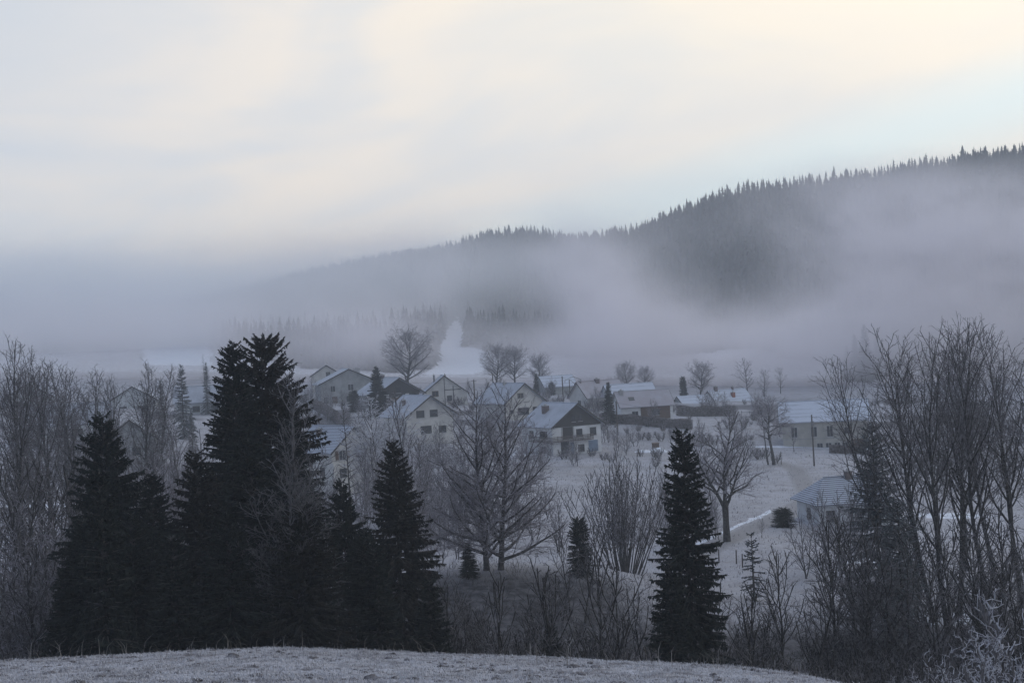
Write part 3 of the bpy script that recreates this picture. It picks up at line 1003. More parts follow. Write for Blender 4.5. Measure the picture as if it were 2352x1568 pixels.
sk = Matrix.Translation((4.5 - 2.0, -3.2, 3.1 + 3.2 * (2.0 / 4.5) + 0.27)) @ Matrix.Rotation(sl, 4, 'Y')
MB().box((-0.6, -0.7, 0), (0.6, 0.7, 0.07), sk).build('skylight', M['glass'], a)
w, l, h = 8.0, 10.0, 2.6
house('barn', 'faint low barn with pale roof among trees, left of the twin-armed power post', hloc(1278, 906, 425), -70, w, l, h, 2.9, 'stone', 'roof_white', 0.5, 0.5, 3, cat='barn')

# 13. the house lost in fog on the right
w, l, h = 10.0, 12.0, 3.6
a = house('house', 'foggy pale house with red brick chimney, behind the right-hand hedge', hloc(1672, 955, 418), -66, w, l, h, 4.0, 'white', 'roof_white', 0.7, 0.6, 3, chimneys=[(2.4, 0.6, 1.0, 1.3, 'red_brick'), (0.0, -3.8, 0.9, 1.3, 'brick'), (0.0, 2.0, 0.6, 0.9, 'brick')])
window(a, face_mtx('R', w, l), 1.0, 1.7, 1.4, 1.2, 'frame')
window(a, face_mtx('F', w, l), 0.0, 3.2, 1.4, 1.2, 'frame')
w, l, h = 7.0, 9.0, 2.4
house('barn', 'small low shed with white roof edge left of the foggy house', hloc(1592, 945, 405), -72, w, l, h, 2.0, 'stone', 'roof_white', 0.4, 0.4, 3, cat='barn')

# 14. the long ochre building
w, l, h = 10.5, 17.5, 6.9
lb = house('long_building', 'long two-storey ochre building with plain frosted roof on the right', hloc(1895, 1034, 303), 80, w, l, h, 3.6, 'ochre', 'roof_white', 0.7, 0.8, 3, cat='building')
rm = face_mtx('L', w, l) @ Matrix.Diagonal((-1, 1, 1, 1))
for u, hh in ((-6.4, 2.0), (-2.3, 2.0), (1.0, 2.2), (4.6, 1.2)):
    window(lb, rm, u, 4.5, 1.15, hh, 'frame')
for u in (-1.2, 0.6, 2.4, 4.0):
    window(lb, rm, u, 1.25, 1.1, 1.5, 'frame')
door(lb, rm, 6.6, 2.6, 2.6, 'brown')
MB().box((-8.72, 0.0, 2.95), (8.72, 0.06, 3.1), rm).build('string_course', M['stone'], lb)
MB().box((-2.4, 0.0, -0.3), (4.9, 0.14, 0.45), rm).build('plinth', M['blue_door'], lb)

# 15. the little hipped house in front
w, l, h = 8.2, 9.5, 3.3
hh_ = house('cottage', 'small white hip-roofed cottage with ribbed roof, half behind the big bare trees on the right', hloc(1937, 1200, 184), -82, w, l, h, 2.5, 'blue_white', 'roof_thin', 0.7, 0.7, 2, hip=3.0, chimneys=[(0.2, 0.9, 0.85, 1.0, 'brick')])
rm = face_mtx('R', w, l)
window(hh_, rm, -3.2, 1.55, 1.0, 1.25, 'dframe', shutters=None)
window(hh_, rm, 0.6, 1.55, 1.0, 1.25, 'dframe')
door(hh_, rm, 3.0, 1.0, 2.2, 'brown')
window(hh_, face_mtx('F', w, l), 0.5, 1.6, 1.1, 1.2, 'dframe')

# 16-19. houses on the left, seen through trees
w, l, h = 10.0, 14.0, 3.4
a = house('house', 'house with wide blue-frosted roof between frosted conifers and the giant spruces', hloc(474, 951, 352), -82, w, l, h, 3.5, 'blue_white', 'roof', 0.7, 0.6, 3)
window(a, face_mtx('R', w, l), -2.0, 1.6, 1.6, 1.3, 'dframe')
window(a, face_mtx('R', w, l), 2.5, 1.6, 1.6, 1.3, 'dframe')
w, l, h = 11.5, 12.0, 5.0
a = house('house', 'hazy grey gabled house in the bare trees above the small left spruces', hloc(312, 960, 375), 10, w, l, h, 3.4, 'blue_white', 'roof', 0.9, 0.8, 3)
for u in (-2.5, 2.0): window(a, face_mtx('F', w, l), u, 2.6, 1.6, 1.4, 'dframe')
w, l, h = 9.0, 10.0, 4.6
a = house('house', 'low dark-roofed house behind the left spruces, nearer than the hazy gable', hloc(306, 1062, 262), 12, w, l, h, 3.4, 'stone', 'roof_thin', 0.8, 0.8, 3)
window(a, face_mtx('F', w, l), 1.0, 2.4, 1.4, 1.3, 'dframe')
w, l, h = 12.0, 17.0, 5.5
a = house('house', 'large faint blue-grey house behind the bare ash trees at the left edge', hloc(160, 1030, 300), -72, w, l, h, 3.8, 'blue_white', 'roof', 0.7, 0.6, 3)
for u in (-5.5, -2.0, 2.0, 5.5):
    window(a, face_mtx('R', w, l), u, 3.6, 1.3, 1.4, 'dframe')
w, l, h = 12.0, 14.0, 5.0
a = house('house', 'pale house with wide shallow gable at the far left, behind the tallest ash trees', hloc(70, 950, 400), 16, w, l, h, 3.4, 'blue_white', 'roof', 0.8, 0.8, 3)
for u in (-2.5, 2.5): window(a, face_mtx('F', w, l), u, 2.8, 1.5, 1.4, 'dframe')


# ------------------------------------------------------------------ tree materials
def mat_twig(name, dark, pale, lo=0.35, hi=0.65, scale=1.6):
    m, N = mat_new(name)
    t = N.n('ShaderNodeTexCoord')
    f = N.noise(t.outputs['Object'], scale, 5.0, 0.7)
    c = N.mix(N.rng(f, lo, hi), dark, pale)
    b = N.n('ShaderNodeBsdfPrincipled', in_Base_Color=c, in_Roughness=0.9)
    b.inputs['Specular IOR Level'].default_value = 0.1
    N.n('ShaderNodeOutputMaterial', in_0=b.outputs[0])
    return m


BARK = mat_twig('grey_bark', (0.035, 0.032, 0.030), (0.10, 0.095, 0.09), scale=3.0)
BARK_MID = mat_twig('cold_grey_bark', (0.05, 0.046, 0.045), (0.14, 0.135, 0.135), scale=3.0)
BARK_PALE = mat_twig('pale_frosted_bark', (0.08, 0.075, 0.075), (0.20, 0.195, 0.20), scale=3.0)
TWIG_DARK = mat_twig('bare_twigs', (0.065, 0.06, 0.06), (0.24, 0.23, 0.245))
TWIG_FROST = mat_twig('frosted_twigs', (0.16, 0.145, 0.155), (0.42, 0.405, 0.44))
TWIG_GREY = mat_twig('grey_twigs', (0.08, 0.078, 0.08), (0.22, 0.215, 0.225))
TWIG_WHITE = mat_twig('rimed_white_twigs', (0.36, 0.36, 0.39), (0.68, 0.69, 0.74))
NEEDLE = mat_twig('dark_spruce_needles', (0.014, 0.019, 0.016), (0.036, 0.044, 0.038), scale=1.2)
NEEDLE_RUST = mat_twig('spruce_needles_with_rusty_tips', (0.015, 0.019, 0.016), (0.046, 0.040, 0.033), scale=0.9)
NEEDLE_FROST = mat_twig('frosted_needles', (0.07, 0.085, 0.085), (0.24, 0.25, 0.26), scale=1.5)
HEDGE = mat_twig('frosted_hedge_twigs', (0.08, 0.07, 0.068), (0.27, 0.245, 0.25), scale=2.0)


def tubes_mesh(name, segs, mat, sides):
    """segs: list of (x0,y0,z0,r0,x1,y1,z1,r1)"""
    a = np.array(segs, float)
    p0, r0, p1, r1 = a[:, 0:3], a[:, 3], a[:, 4:7], a[:, 7]
    d = p1 - p0
    d /= np.maximum(np.linalg.norm(d, axis=1), 1e-6)[:, None]
    ref = np.where(np.abs(d[:, 2:3]) < 0.9, np.array([[0, 0, 1.0]]), np.array([[1.0, 0, 0]]))
    s = np.cross(d, ref)
    s /= np.linalg.norm(s, axis=1)[:, None]
    t = np.cross(d, s)
    n = len(a)
    V = np.zeros((n, 2, sides, 3))
    for i in range(sides):
        w = 2 * math.pi * i / sides
        o = s * math.cos(w) + t * math.sin(w)
        V[:, 0, i] = p0 + o * r0[:, None]
        V[:, 1, i] = p1 + o * r1[:, None]
    base = (np.arange(n) * 2 * sides)[:, None]
    i = np.arange(sides)
    j = (i + 1) % sides
    fc = np.stack([base + i, base + j, base + sides + j, base + sides + i], -1).reshape(-1, 4)
    return np_mesh(name, V.reshape(-1, 3), fc, mat, smooth=sides > 4)


class Bare:
    """a leafless tree of unit design height H grown branch by branch"""
    def __init__(self, seed):
        self.r = random.Random(seed)
        self.wood, self.twig = [], []

    def perp(self, d, ang, az=None):
        r = self.r
        ref = Vector((0, 0, 1)) if abs(d.z) < 0.95 else Vector((1, 0, 0))
        s = d.cross(ref).normalized()
        t = s.cross(d)
        a = r.uniform(0, 2 * math.pi) if az is None else az
        o = s * math.cos(a) + t * math.sin(a)
        return (d * math.cos(ang) + o * math.sin(ang)).normalized()

    def grow(self, p, d, L, r0, lvl, P):
        r = self.r
        q = P[lvl]
        n = max(2 if lvl < 4 else 1, int(round(L / q['seg'])))
        st = L / n
        rad = r0
        acc = r.random()
        az = r.uniform(0, 6.28)
        dest = self.wood if lvl < 2 else self.twig
        for i in range(n):
            f = (i + 1) / n
            w = q['wig']
            d = (d + Vector((r.gauss(0, w), r.gauss(0, w), r.gauss(0, w) + q['trop']))).normalized()
            e = p + d * st
            r2 = max(r0 * (1 - f * q.get('taper', 0.8)), q['rmin'])
            dest.append((*p, rad, *e, r2))
            p, rad = e, r2
            if lvl + 1 < len(P) and f > q['from']:
                acc += st * q['dens']
                while acc > 1:
                    acc -= 1
                    az += 2.4 + r.uniform(-0.5, 0.5)
                    nx = P[lvl + 1]
                    cd = self.perp(d, R(r.uniform(*q['ang'])), az)
                    if cd.z < q.get('zmin', -0.5):
                        cd.z = q.get('zmin', -0.5) + r.uniform(0, 0.2)
                        cd.normalize()
                    cl = L * q['ratio'] * (1 - 0.6 * (f - q['from']) / (1.001 - q['from'])) * r.uniform(0.6, 1.2)
                    cl = max(cl, q.get('lmin', 0.15))
                    self.grow(p, cd, cl, min(max(rad * q['rr'], nx['rmin']), nx['rmax']), lvl + 1, P)

    def stem(self, p, d, H, r0, P, clear=0.2, n=16, wid=0.35, ang=(35, 55), shape='round', wig=0.03, pull=0.02, top=1.0, split=None):
        """one main stem with n limbs; limb length follows the crown outline"""
        r = self.r
        k = 16
        pts = [(Vector(p), r0)]
        d = Vector(d).normalized()
        for i in range(k):
            d = (d + Vector((r.gauss(0, wig), r.gauss(0, wig), pull))).normalized()
            q = pts[-1][0] + d * (H * top / k)
            pts.append((q, max(r0 * (1 - (i + 1) / k) ** 0.9, 0.02)))
        fl = r0 * 1.45
        for i in range(k):
            a, b = pts[i], pts[i + 1]
            self.wood.append((*a[0], fl if i == 0 else a[1], *b[0], b[1]))
        az = r.uniform(0, 6.28)
        for j in range(n):
            f = clear + (1 - clear) * ((j + r.uniform(0.1, 0.9)) / n) * 0.98
            i = min(int(f * k), k - 1)
            u = f * k - i
            q = pts[i][0].lerp(pts[i + 1][0], u)
            rad = pts[i][1] * (1 - u) + pts[i + 1][1] * u
            g = (f - clear) / (1 - clear)
            if shape == 'round': w = (0.55 + 0.9 * g) * (1 - g ** 2.2) + 0.12
            elif shape == 'cone': w = (1 - g) ** 0.8 + 0.08
            elif shape == 'fan': w = 0.95 * (1 - g) ** 0.62 + 0.13
            else: w = 0.8 * (1 - g ** 3) + 0.18
            L = H * wid * w * r.uniform(0.75, 1.2)
            az += 2.4 + r.uniform(-0.5, 0.5)
            tn = d if False else Vector((0, 0, 1))
            cd = self.perp(tn, R(r.uniform(*ang)) * (1 - 0.45 * g), az)
            self.grow(q, cd, L, min(max(rad * 0.62, 0.03), 0.2), 1, P)

    def meshes(self, bark, twigm):
        w = tubes_mesh('trunk', self.wood, bark, 6)
        t = tubes_mesh('crown', self.twig, twigm, 3)
        return w, t


def params(sc=1.0, dens=1.0, trop1=0.05, trop2=0.03, tw=0.014, wig=0.09, droop=0.0):
    """branch orders 1 (limb), 2, 3, 4 (twig)"""
    return [None,
            dict(seg=0.55 * sc, wig=wig, trop=trop1, dens=2.5 * dens / sc, ang=(28, 58), ratio=0.50, rr=0.62, rmin=0.025, rmax=0.2, **{'from': 0.12}, zmin=-0.15),
            dict(seg=0.38 * sc, wig=wig * 1.2, trop=trop2 - droop, dens=3.5 * dens / sc, ang=(25, 55), ratio=0.48, rr=0.6, rmin=0.018, rmax=0.05, **{'from': 0.1}, zmin=-0.4),
            dict(seg=0.26 * sc, wig=wig * 1.3, trop=trop2 - droop, dens=3.8 * dens / sc, ang=(25, 55), ratio=0.5, rr=0.7, rmin=tw, rmax=0.022, **{'from': 0.15}, zmin=-0.5, lmin=0.2),
            dict(seg=0.22 * sc, wig=wig * 1.3, trop=trop2 - droop, dens=0, ang=(25, 50), ratio=0.5, rr=0.7, rmin=tw * 0.8, rmax=tw, **{'from': 0.3}, lmin=0.2)]


def bare_proto(kind, seed):
    b = Bare(seed)
    r = b.r
    if kind == 'ash':              # tall, narrow, limbs sweeping upward; 22 m
        H = 22.0
        P = params(1.1, 1.1, 0.10, 0.06, 0.0125, 0.07)
        b.stem((0, 0, -0.5), (r.gauss(0, .04), r.gauss(0, .04), 1), H, 0.24, P, 0.22, 20, 0.27, (28, 46), 'up')
        if seed % 2 == 0:
            b.stem((0, 0, -0.3), (r.choice((-1, 1)) * 0.16, r.uniform(-.1, .1), 1), H * 0.9, 0.20, P, 0.3, 15, 0.24, (28, 46), 'up', pull=0.03)
        return H, b.meshes(BARK, TWIG_DARK)
    if kind == 'arch':             # right-hand trees: high stems with long arching limbs, 25 m
        H = 25.0
        P = params(1.15, 0.78, 0.085, 0.06, 0.0115, 0.075)
        P[1]['rmax'] = 0.11
        b.stem((0, 0, -0.5), (-0.08, 0.0, 1), H, 0.24, P, 0.30, 24, 0.30, (24, 48), 'up', pull=0.012)
        return H, b.meshes(BARK, TWIG_DARK)
    if kind == 'oak':              # broad crown, heavy limbs, 16 m
        H = 16.0
        P = params(1.1, 1.15, 0.045, 0.03, 0.018, 0.12)
        b.stem((0, 0, -0.5), (0.02, 0, 1), H, 0.42, P, 0.22, 26, 0.50, (40, 74), 'round')
        return H, b.meshes(BARK, TWIG_FROST)
    if kind == 'round':            # mid-sized round tree, 12 m
        H = 12.0
        P = params(0.95, 0.9, 0.06, 0.04, 0.018, 0.09)
        b.stem((0, 0, -0.5), (0, 0, 1), H, 0.18, P, 0.2, 16, 0.36, (32, 58), 'round')
        return H, b.meshes(BARK, TWIG_FROST)
    if kind == 'double':           # two stems side by side with wide sweeping limbs, 16 m
        H = 16.0
        P = params(1.0, 1.05, 0.03, 0.025, 0.014, 0.075)
        P[1]['rmax'] = 0.085
        b.stem((-0.6, 0, -0.6), (-0.015, 0, 1), H, 0.30, P, 0.07, 36, 0.43, (50, 82), 'fan', pull=0.03)
        b.stem((0.6, 0.1, -0.6), (0.06, 0.02, 1), H * 0.98, 0.30, P, 0.07, 36, 0.43, (50, 82), 'fan', pull=0.03)
        return H, b.meshes(BARK_MID, TWIG_FROST)
    if kind == 'coppice':          # a rounded fan of rods from one stool, 12.5 m
        H = 12.5
        P = params(0.9, 0.9, 0.08, 0.05, 0.014, 0.08)
        P[1]['rmax'] = 0.035
        P[1]['rmin'] = 0.016
        P[2]['rmin'] = 0.012
        for k in range(44):
            a = 2 * math.pi * k * 0.382 + r.uniform(-.2, .2)
            sp = 0.56 * ((k + 0.5) / 44) ** 0.8
            rad = 1.5 * sp / 0.56 * r.uniform(0.6, 1.1)
            b.stem((rad * math.cos(a), rad * math.sin(a), -0.4), (sp * math.cos(a), sp * math.sin(a), 1), H * r.uniform(0.86, 1.02) * (1 - 0.42 * sp), 0.07, P, 0.25, 11, 0.20, (24, 48), 'up', wig=0.035, pull=0.018)
        return H, b.meshes(BARK_MID, TWIG_FROST)
    if kind == 'grey':             # grey twiggy tree close in front of the spruces, 19 m
        H = 19.0
        P = params(0.9, 1.25, 0.10, 0.05, 0.010, 0.06)
        P[1]['rmax'] = 0.05
        b.stem((0, 0, -0.5), (0.0, 0, 1), H, 0.17, P, 0.14, 34, 0.26, (28, 48), 'cone')
        return H, b.meshes(BARK_PALE, TWIG_GREY)
    if kind == 'frost':            # tall frosted tree with dense fine twigs, 18 m
        H = 18.0
        P = params(1.0, 0.95, 0.09, 0.05, 0.016, 0.07)
        b.stem((0, 0, -0.5), (0.0, 0, 1), H, 0.20, P, 0.16, 24, 0.27, (26, 46), 'cone')
        return H, b.meshes(BARK_PALE, TWIG_FROST)
    if kind == 'birch':            # rimed birch, drooping white twigs, 10 m
        H = 10.0
        P = params(0.8, 1.15, 0.04, -0.02, 0.022, 0.10, 0.05)
        b.stem((0, 0, -0.4), (0.02, 0, 1), H, 0.13, P, 0.12, 20, 0.34, (30, 55), 'round')
        return H, b.meshes(BARK_PALE, TWIG_WHITE)
    if kind == 'pollard':          # knotty lopped crown with a bushy head, 13.5 m
        H = 13.5
        P = params(0.8, 1.1, 0.02, 0.03, 0.018, 0.17)
        b.stem((0, 0, -0.5), (-0.03, 0, 1), H * 0.9, 0.34, P, 0.40, 22, 0.40, (35, 85), 'round', wig=0.05)
        b.stem((-0.9, 0.3, -0.5), (-0.06, 0, 1), H * 0.75, 0.17, P, 0.5, 7, 0.22, (35, 70), 'round', wig=0.05)
        return H, b.meshes(BARK, TWIG_FROST)
    if kind == 'forked':           # T10: short bole that forks low into crooked limbs, 14 m
        H = 14.0
        P = params(1.0, 1.0, 0.03, 0.03, 0.015, 0.13)
        b.wood.append((0, 0, -0.5, 0.50, 0, 0, 2.2, 0.36))
        b.wood.append((0, 0, 2.2, 0.36, 0.0, 0, 4.4, 0.40))
        b.stem((0.0, 0, 4.0), (0.03, 0, 1), H - 4.0, 0.27, P, 0.06, 24, 0.56, (42, 80), 'fan', wig=0.05, pull=0.0)
        b.stem((-0.1, 0, 3.9), (-0.62, 0.05, 1), H - 5.2, 0.22, P, 0.15, 17, 0.48, (35, 70), 'fan', wig=0.06, pull=0.05)
        b.stem((0.1, 0, 3.9), (0.5, -0.1, 1), H - 6.5, 0.18, P, 0.15, 15, 0.44, (35, 70), 'fan', wig=0.06, pull=0.06)
        return H, b.meshes(BARK, TWIG_FROST)
    if kind == 'sapling':          # thin dark ravine tree, 8 m
        H = 8.0
        P = params(0.75, 0.8, 0.08, 0.05, 0.011, 0.08)
        lean = r.uniform(-0.12, 0.2)
        b.stem((0, 0, -0.4), (lean, 0, 1), H, 0.10, P, 0.22, 13, 0.34, (28, 52), 'up', wig=0.05)
        if seed % 2: b.stem((0.1, 0, -0.4), (lean + 0.3, 0.1, 1), H * 0.8, 0.07, P, 0.3, 9, 0.3, (28, 50), 'up', wig=0.05)
        return H, b.meshes(BARK, TWIG_DARK)
    if kind in ('shrub', 'rimed'):  # many thin stems from the ground, 4 m
        H = 4.0
        P = params(0.55, 1.0, 0.07, 0.04, 0.011 if kind == 'shrub' else 0.010, 0.10)
        for k in range(12 if kind == 'shrub' else 8):
            a = r.uniform(0, 6.28)
            sp = r.uniform(0.05, 0.6)
            rad = r.uniform(0, 0.5)
            b.stem((rad * math.cos(a), rad * math.sin(a), -0.3), (sp * math.cos(a), sp * math.sin(a), 1), H * r.uniform(0.65, 1.0), 0.03, P, 0.15, 9, 0.24, (25, 50), 'up', wig=0.05)
        return H, (b.meshes(BARK, TWIG_DARK) if kind == 'shrub' else b.meshes(BARK_PALE, TWIG_WHITE))
    if kind == 'bush':             # frosted garden bush, 3.5 m
        H = 3.5
        P = params(0.6, 1.1, 0.06, 0.03, 0.017, 0.10)
        for k in range(10):
            a = r.uniform(0, 6.28)
            sp = r.uniform(0.1, 0.7)
            b.stem((0.3 * math.cos(a), 0.3 * math.sin(a), -0.3), (sp * math.cos(a), sp * math.sin(a), 1), H * r.uniform(0.65, 1.0), 0.03, P, 0.12, 8, 0.25, (25, 50), 'up', wig=0.05)
        return H, b.meshes(BARK, TWIG_FROST)
    if kind in ('thicket_dark', 'thicket_pale'):   # bushy, many-stemmed half-grown tree, 9 m
        H = 9.0
        P = params(0.85, 1.0, 0.07, 0.04, 0.014, 0.09)
        for k in range(3):
            b.stem((r.uniform(-.6, .6), r.uniform(-.6, .6), -0.4), (r.uniform(-.25, .25), r.uniform(-.2, .2), 1), H * r.uniform(0.75, 1), 0.09, P, 0.12, 13, 0.30, (30, 60), 'up', wig=0.05)
        return H, (b.meshes(BARK, TWIG_DARK) if kind == 'thicket_dark' else b.meshes(BARK_PALE, TWIG_FROST))
    if kind == 'larch':            # thin bare larch with level side twigs, 14 m
        H = 14.0
        P = params(0.7, 1.0, 0.0, -0.01, 0.014, 0.06, 0.0)
        b.stem((0, 0, -0.5), (0, 0, 1), H, 0.13, P, 0.14, 46, 0.11, (68, 92), 'cone', wig=0.012)
        return H, b.meshes(BARK, TWIG_FROST)


# ------------------------------------------------------------------ near spruces
def spruce_geo(seed, H, Rm, dz=0.25, per=7, full=1.0, sag=0.5, power=0.8, hang=0.75, wide=1.0):
    g = np.random.default_rng(seed)
    wood, V = [], []
    ph = g.uniform(0, 6.28, 4)

    def bump(f, az):
        return 0.92 + 0.10 * math.sin(f * 17 + ph[0] + math.cos(az + ph[1])) + 0.08 * math.sin(2 * az + ph[2] + f * 9)
    z = 0.03 * H
    while z < H * 0.985:
        f = z / H
        m = per if f < 0.8 else max(3, per - 2)
        a0 = g.uniform(0, 6.28)
        for k in range(m):
            if g.uniform() < 0.06: continue
            az = a0 + 2 * math.pi * k / m + g.uniform(-0.35, 0.35)
            L = Rm * ((1 - f) ** power) * g.uniform(0.70, 1.06) * bump(f, az) * (0.75 + 0.25 * min(1, f / 0.12)) + 0.16
            e0 = math.tan(R(-13 + 50 * f ** 1.25 + g.uniform(-6, 6)))
            sg, up = sag * (1 - 0.6 * f), 0.34 * sag + g.uniform(-.05, .05)
            zz = z + g.uniform(-0.26, 0.26)
            ca, sa = math.cos(az), math.sin(az)

            def pt(s):
                s = np.asarray(s)
                rr = L * s
                return np.stack([ca * rr, sa * rr, zz + L * (e0 * s - sg * s ** 2 + up * s ** 3)], -1)
            ss = np.linspace(0, 1, 5)
            pp = pt(ss)
            for i in range(4):
                wood.append((*pp[i], 0.035 * (1 - ss[i]) + 0.01, *pp[i + 1], 0.035 * (1 - ss[i + 1]) + 0.01))
            n = int((18 + 38 * L) * full)
            s = g.uniform(0.10, 1.0, n) ** 0.8
            s[:2] = 0.97
            o = pt(s)
            d = pt(np.minimum(s + 0.05, 1.05)) - o
            d /= np.linalg.norm(d, axis=1)[:, None]
            sd = np.where(g.uniform(size=n) < 0.5, 1.0, -1.0)
            lat = np.stack([-sa * sd, ca * sd, np.zeros(n)], -1)
            isdown = g.uniform(size=n) < hang * (1 - 0.75 * f) * 0.8
            w1 = g.uniform(0.35, 1.0, n)
            dirv = d * (0.75 + 0.5 * s[:, None]) + lat * w1[:, None] + np.array([0, 0, 1.0]) * (g.uniform(-0.95, 0.05, n))[:, None]
            dirv[isdown] = d[isdown] * 0.35 + lat[isdown] * 0.3 + np.array([0, 0, -1.0])
            dirv[:2] = d[:2]
            dirv /= np.linalg.norm(dirv, axis=1)[:, None]
            ln = (0.14 + 0.11 * L * (1 - s) + 0.05 * np.sqrt(L)) * g.uniform(0.7, 1.3, n)
            ln[isdown] *= 1.05
            wd = ln * g.uniform(0.09, 0.18, n) * wide + 0.016
            side = np.cross(dirv, g.normal(0, 0.7, (n, 3)) + np.array([0, 0, 1.0]))
            side /= np.maximum(np.linalg.norm(side, axis=1), 1e-5)[:, None]
            mid = o + dirv * (ln * 0.45)[:, None]
            V.append(np.stack([o, mid + side * wd[:, None], o + dirv * ln[:, None], mid - side * wd[:, None]], 1).reshape(-1, 3))
        z += dz * g.uniform(0.8, 1.2) * (1.0 - 0.35 * f)
    wood.append((0, 0, -0.6, 0.011 * H + 0.05, 0, 0, H * 0.5, 0.006 * H + 0.02))
    wood.append((0, 0, H * 0.5, 0.006 * H + 0.02, 0, 0, H, 0.012))
    V = np.concatenate(V)
    # leader shoot
    tip = np.array([[0.03, 0, H * .96], [0, .03, H * .98], [0, 0, H * 1.02], [-.03, 0, H * .98]])
    V = np.concatenate([V, tip])
    return V, np.arange(len(V)).reshape(-1, 4), wood


def spruce_proto(seed, H, Rm, mat=None, **kw):
    v, f, w = spruce_geo(seed, H, Rm, **kw)
    return H, (tubes_mesh('trunk', w, BARK, 4), np_mesh('crown', v, f, mat or NEEDLE))


# ------------------------------------------------------------------ planting
HOUSES = [o for o in C.objects if o.get('category') in ('house', 'building', 'farmhouse', 'barn')]


def plant(proto, name, cat, label, px, py, Y, group=None, rz=None, wide=1.0, lean=None, low=0.0):
    """stand a tree at distance Y so that its top reaches the spot px, py of the photograph"""
    H, (tm, cm) = proto
    p = at(px, py, Y)
    zb = gz(p.x, Y) - low
    h = max(p.z - zb, 0.4)
    k = h / H
    seed = int(px * 7 + py * 13 + Y) & 0xffff
    x0 = p.x - (h * math.sin(R(lean[0])) if lean is not None else 0)
    root = thing(name, label, cat, (x0, Y, zb), random.Random(seed).uniform(0, 6.28) if rz is None else R(rz), group, (k * wide, k * wide, k))
    if lean is not None:
        root.rotation_euler = (R(lean[1]), R(lean[0]), root.rotation_euler[2])
    link_mesh('trunk', tm, root)
    link_mesh('crown', cm, root)
    return root


PB = {}


def B(kind, seed):
    if (kind, seed) not in PB:
        PB[(kind, seed)] = bare_proto(kind, seed)
    return PB[(kind, seed)]


# dark spruces at the near edge of the ravine
spA = spruce_proto(1, 21.0, 5.0, power=0.72, sag=0.55)
spB = spruce_proto(2, 21.0, 5.9, NEEDLE_RUST, power=0.5, sag=0.5, dz=0.28)
spC = spruce_proto(3, 16.5, 5.2, power=0.7, sag=0.6)
spD = spruce_proto(4, 14.5, 3.9, NEEDLE_RUST, power=0.75, sag=0.45)
spE = spruce_proto(5, 16.0, 3.0, power=0.7, sag=0.4, hang=0.6)
spF = spruce_proto(6, 10.0, 1.9, power=0.85, sag=0.35, full=0.9)
spG = spruce_proto(7, 13.0, 2.6, NEEDLE_FROST, power=0.85, sag=0.5, full=0.75, dz=0.5)
spH = spruce_proto(8, 4.0, 0.8, NEEDLE_FROST, power=0.9, sag=0.2, full=0.35, per=4, dz=0.3, hang=0.1)
spI = spruce_proto(9, 16.0, 3.6, NEEDLE_FROST, power=0.5, sag=0.3, full=0.45, hang=0.9, dz=0.4)
spJ = spruce_proto(10, 22.0, 4.8, power=0.7, sag=0.4, full=0.8, dz=0.42)
spK = spruce_proto(12, 9.0, 2.2, power=0.3, sag=0.2, full=1.2)
G1 = 'dark spruces along the near edge of the ravine'
plant(spA, 'spruce', 'spruce', 'tall dark spruce with drooping boughs, left one of the two tallest trees', 533, 784, 90, G1)
plant(spB, 'spruce', 'spruce', 'tallest and broadest dark spruce, with a dense blunt crown', 604, 772, 93, G1)
plant(spC, 'spruce', 'spruce', 'broad dark spruce with long swept boughs on the left, lower than the tall pair', 236, 955, 82, G1)
plant(spA, 'spruce', 'spruce', 'slim dark spruce tucked against the right side of the broad left spruce', 347, 1085, 86, G1, 40, 1.25)
plant(spF, 'spruce', 'spruce', 'small greyish spruce standing in front of the broad left spruce', 226, 1080, 68, G1)
plant(spD, 'spruce', 'spruce', 'dark spruce with narrow tip in front of the tall pair, on its left', 449, 1035, 80, G1, None, 1.1)
plant(spE, 'spruce', 'spruce', 'narrow dark spruce in front of the tall pair, on its middle', 572, 1010, 77, G1, None, 1.35)
plant(spB, 'spruce', 'spruce', 'rusty dark spruce low in front, between tall pair and ragged spruce', 690, 1160, 74, G1, 200, 1.2)
plant(spC, 'spruce', 'spruce', 'ragged dark spruce to the right of the tallest spruce, below the ribbed roof', 784, 1105, 87, G1, 75, 0.85)
plant(spD, 'spruce', 'spruce', 'pointed dark spruce standing alone left of the double-stemmed tree', 903, 1012, 96, G1, 110, 1.08)
plant(spE, 'spruce', 'spruce', 'lone slender dark spruce right of the centre with sharp tip', 1566, 988, 82, G1, 20, 1.0)
plant(spF, 'spruce', 'spruce', 'low dark spruce at the foot of the lone slender spruce, on its left', 1535, 1290, 79, G1, 10, 1.2)
plant(spF, 'spruce', 'spruce', 'low dark spruce filling the gap under the left spruces', 395, 1230, 72, G1, 130, 1.4)
plant(spF, 'spruce', 'spruce', 'squat dark spruce at the bottom beside the far left snow patch', 150, 1310, 74, G1, 250, 1.5)
plant(spF, 'spruce', 'spruce', 'short dark spruce at the foot of the pointed lone spruce', 860, 1260, 78, G1, 300, 1.3)
plant(spC, 'spruce', 'spruce', 'dark spruce crowding low between the broad left spruce and the tall pair', 300, 1180, 76, G1, 140, 1.1)
plant(spC, 'spruce', 'spruce', 'dark spruce filling the dark wall under the tall pair, right of its middle', 520, 1180, 74, G1, 200, 1.2)
plant(spA, 'spruce', 'spruce', 'dark spruce just right of the tallest one, hiding its lower right boughs', 668, 960, 90, G1, 290, 1.1)
plant(spC, 'spruce', 'spruce', 'low dark spruce between the ragged spruce and the pointed lone spruce', 835, 1215, 82, G1, 320, 1.0)
plant(spF, 'spruce', 'spruce', 'lowest dark spruce just right of the pointed spruce', 985, 1330, 84, G1, 20, 1.4)
plant(spC, 'spruce', 'spruce', 'low broad dark spruce on the far left of the dark wall', 190, 1190, 74, G1, 15, 1.1)
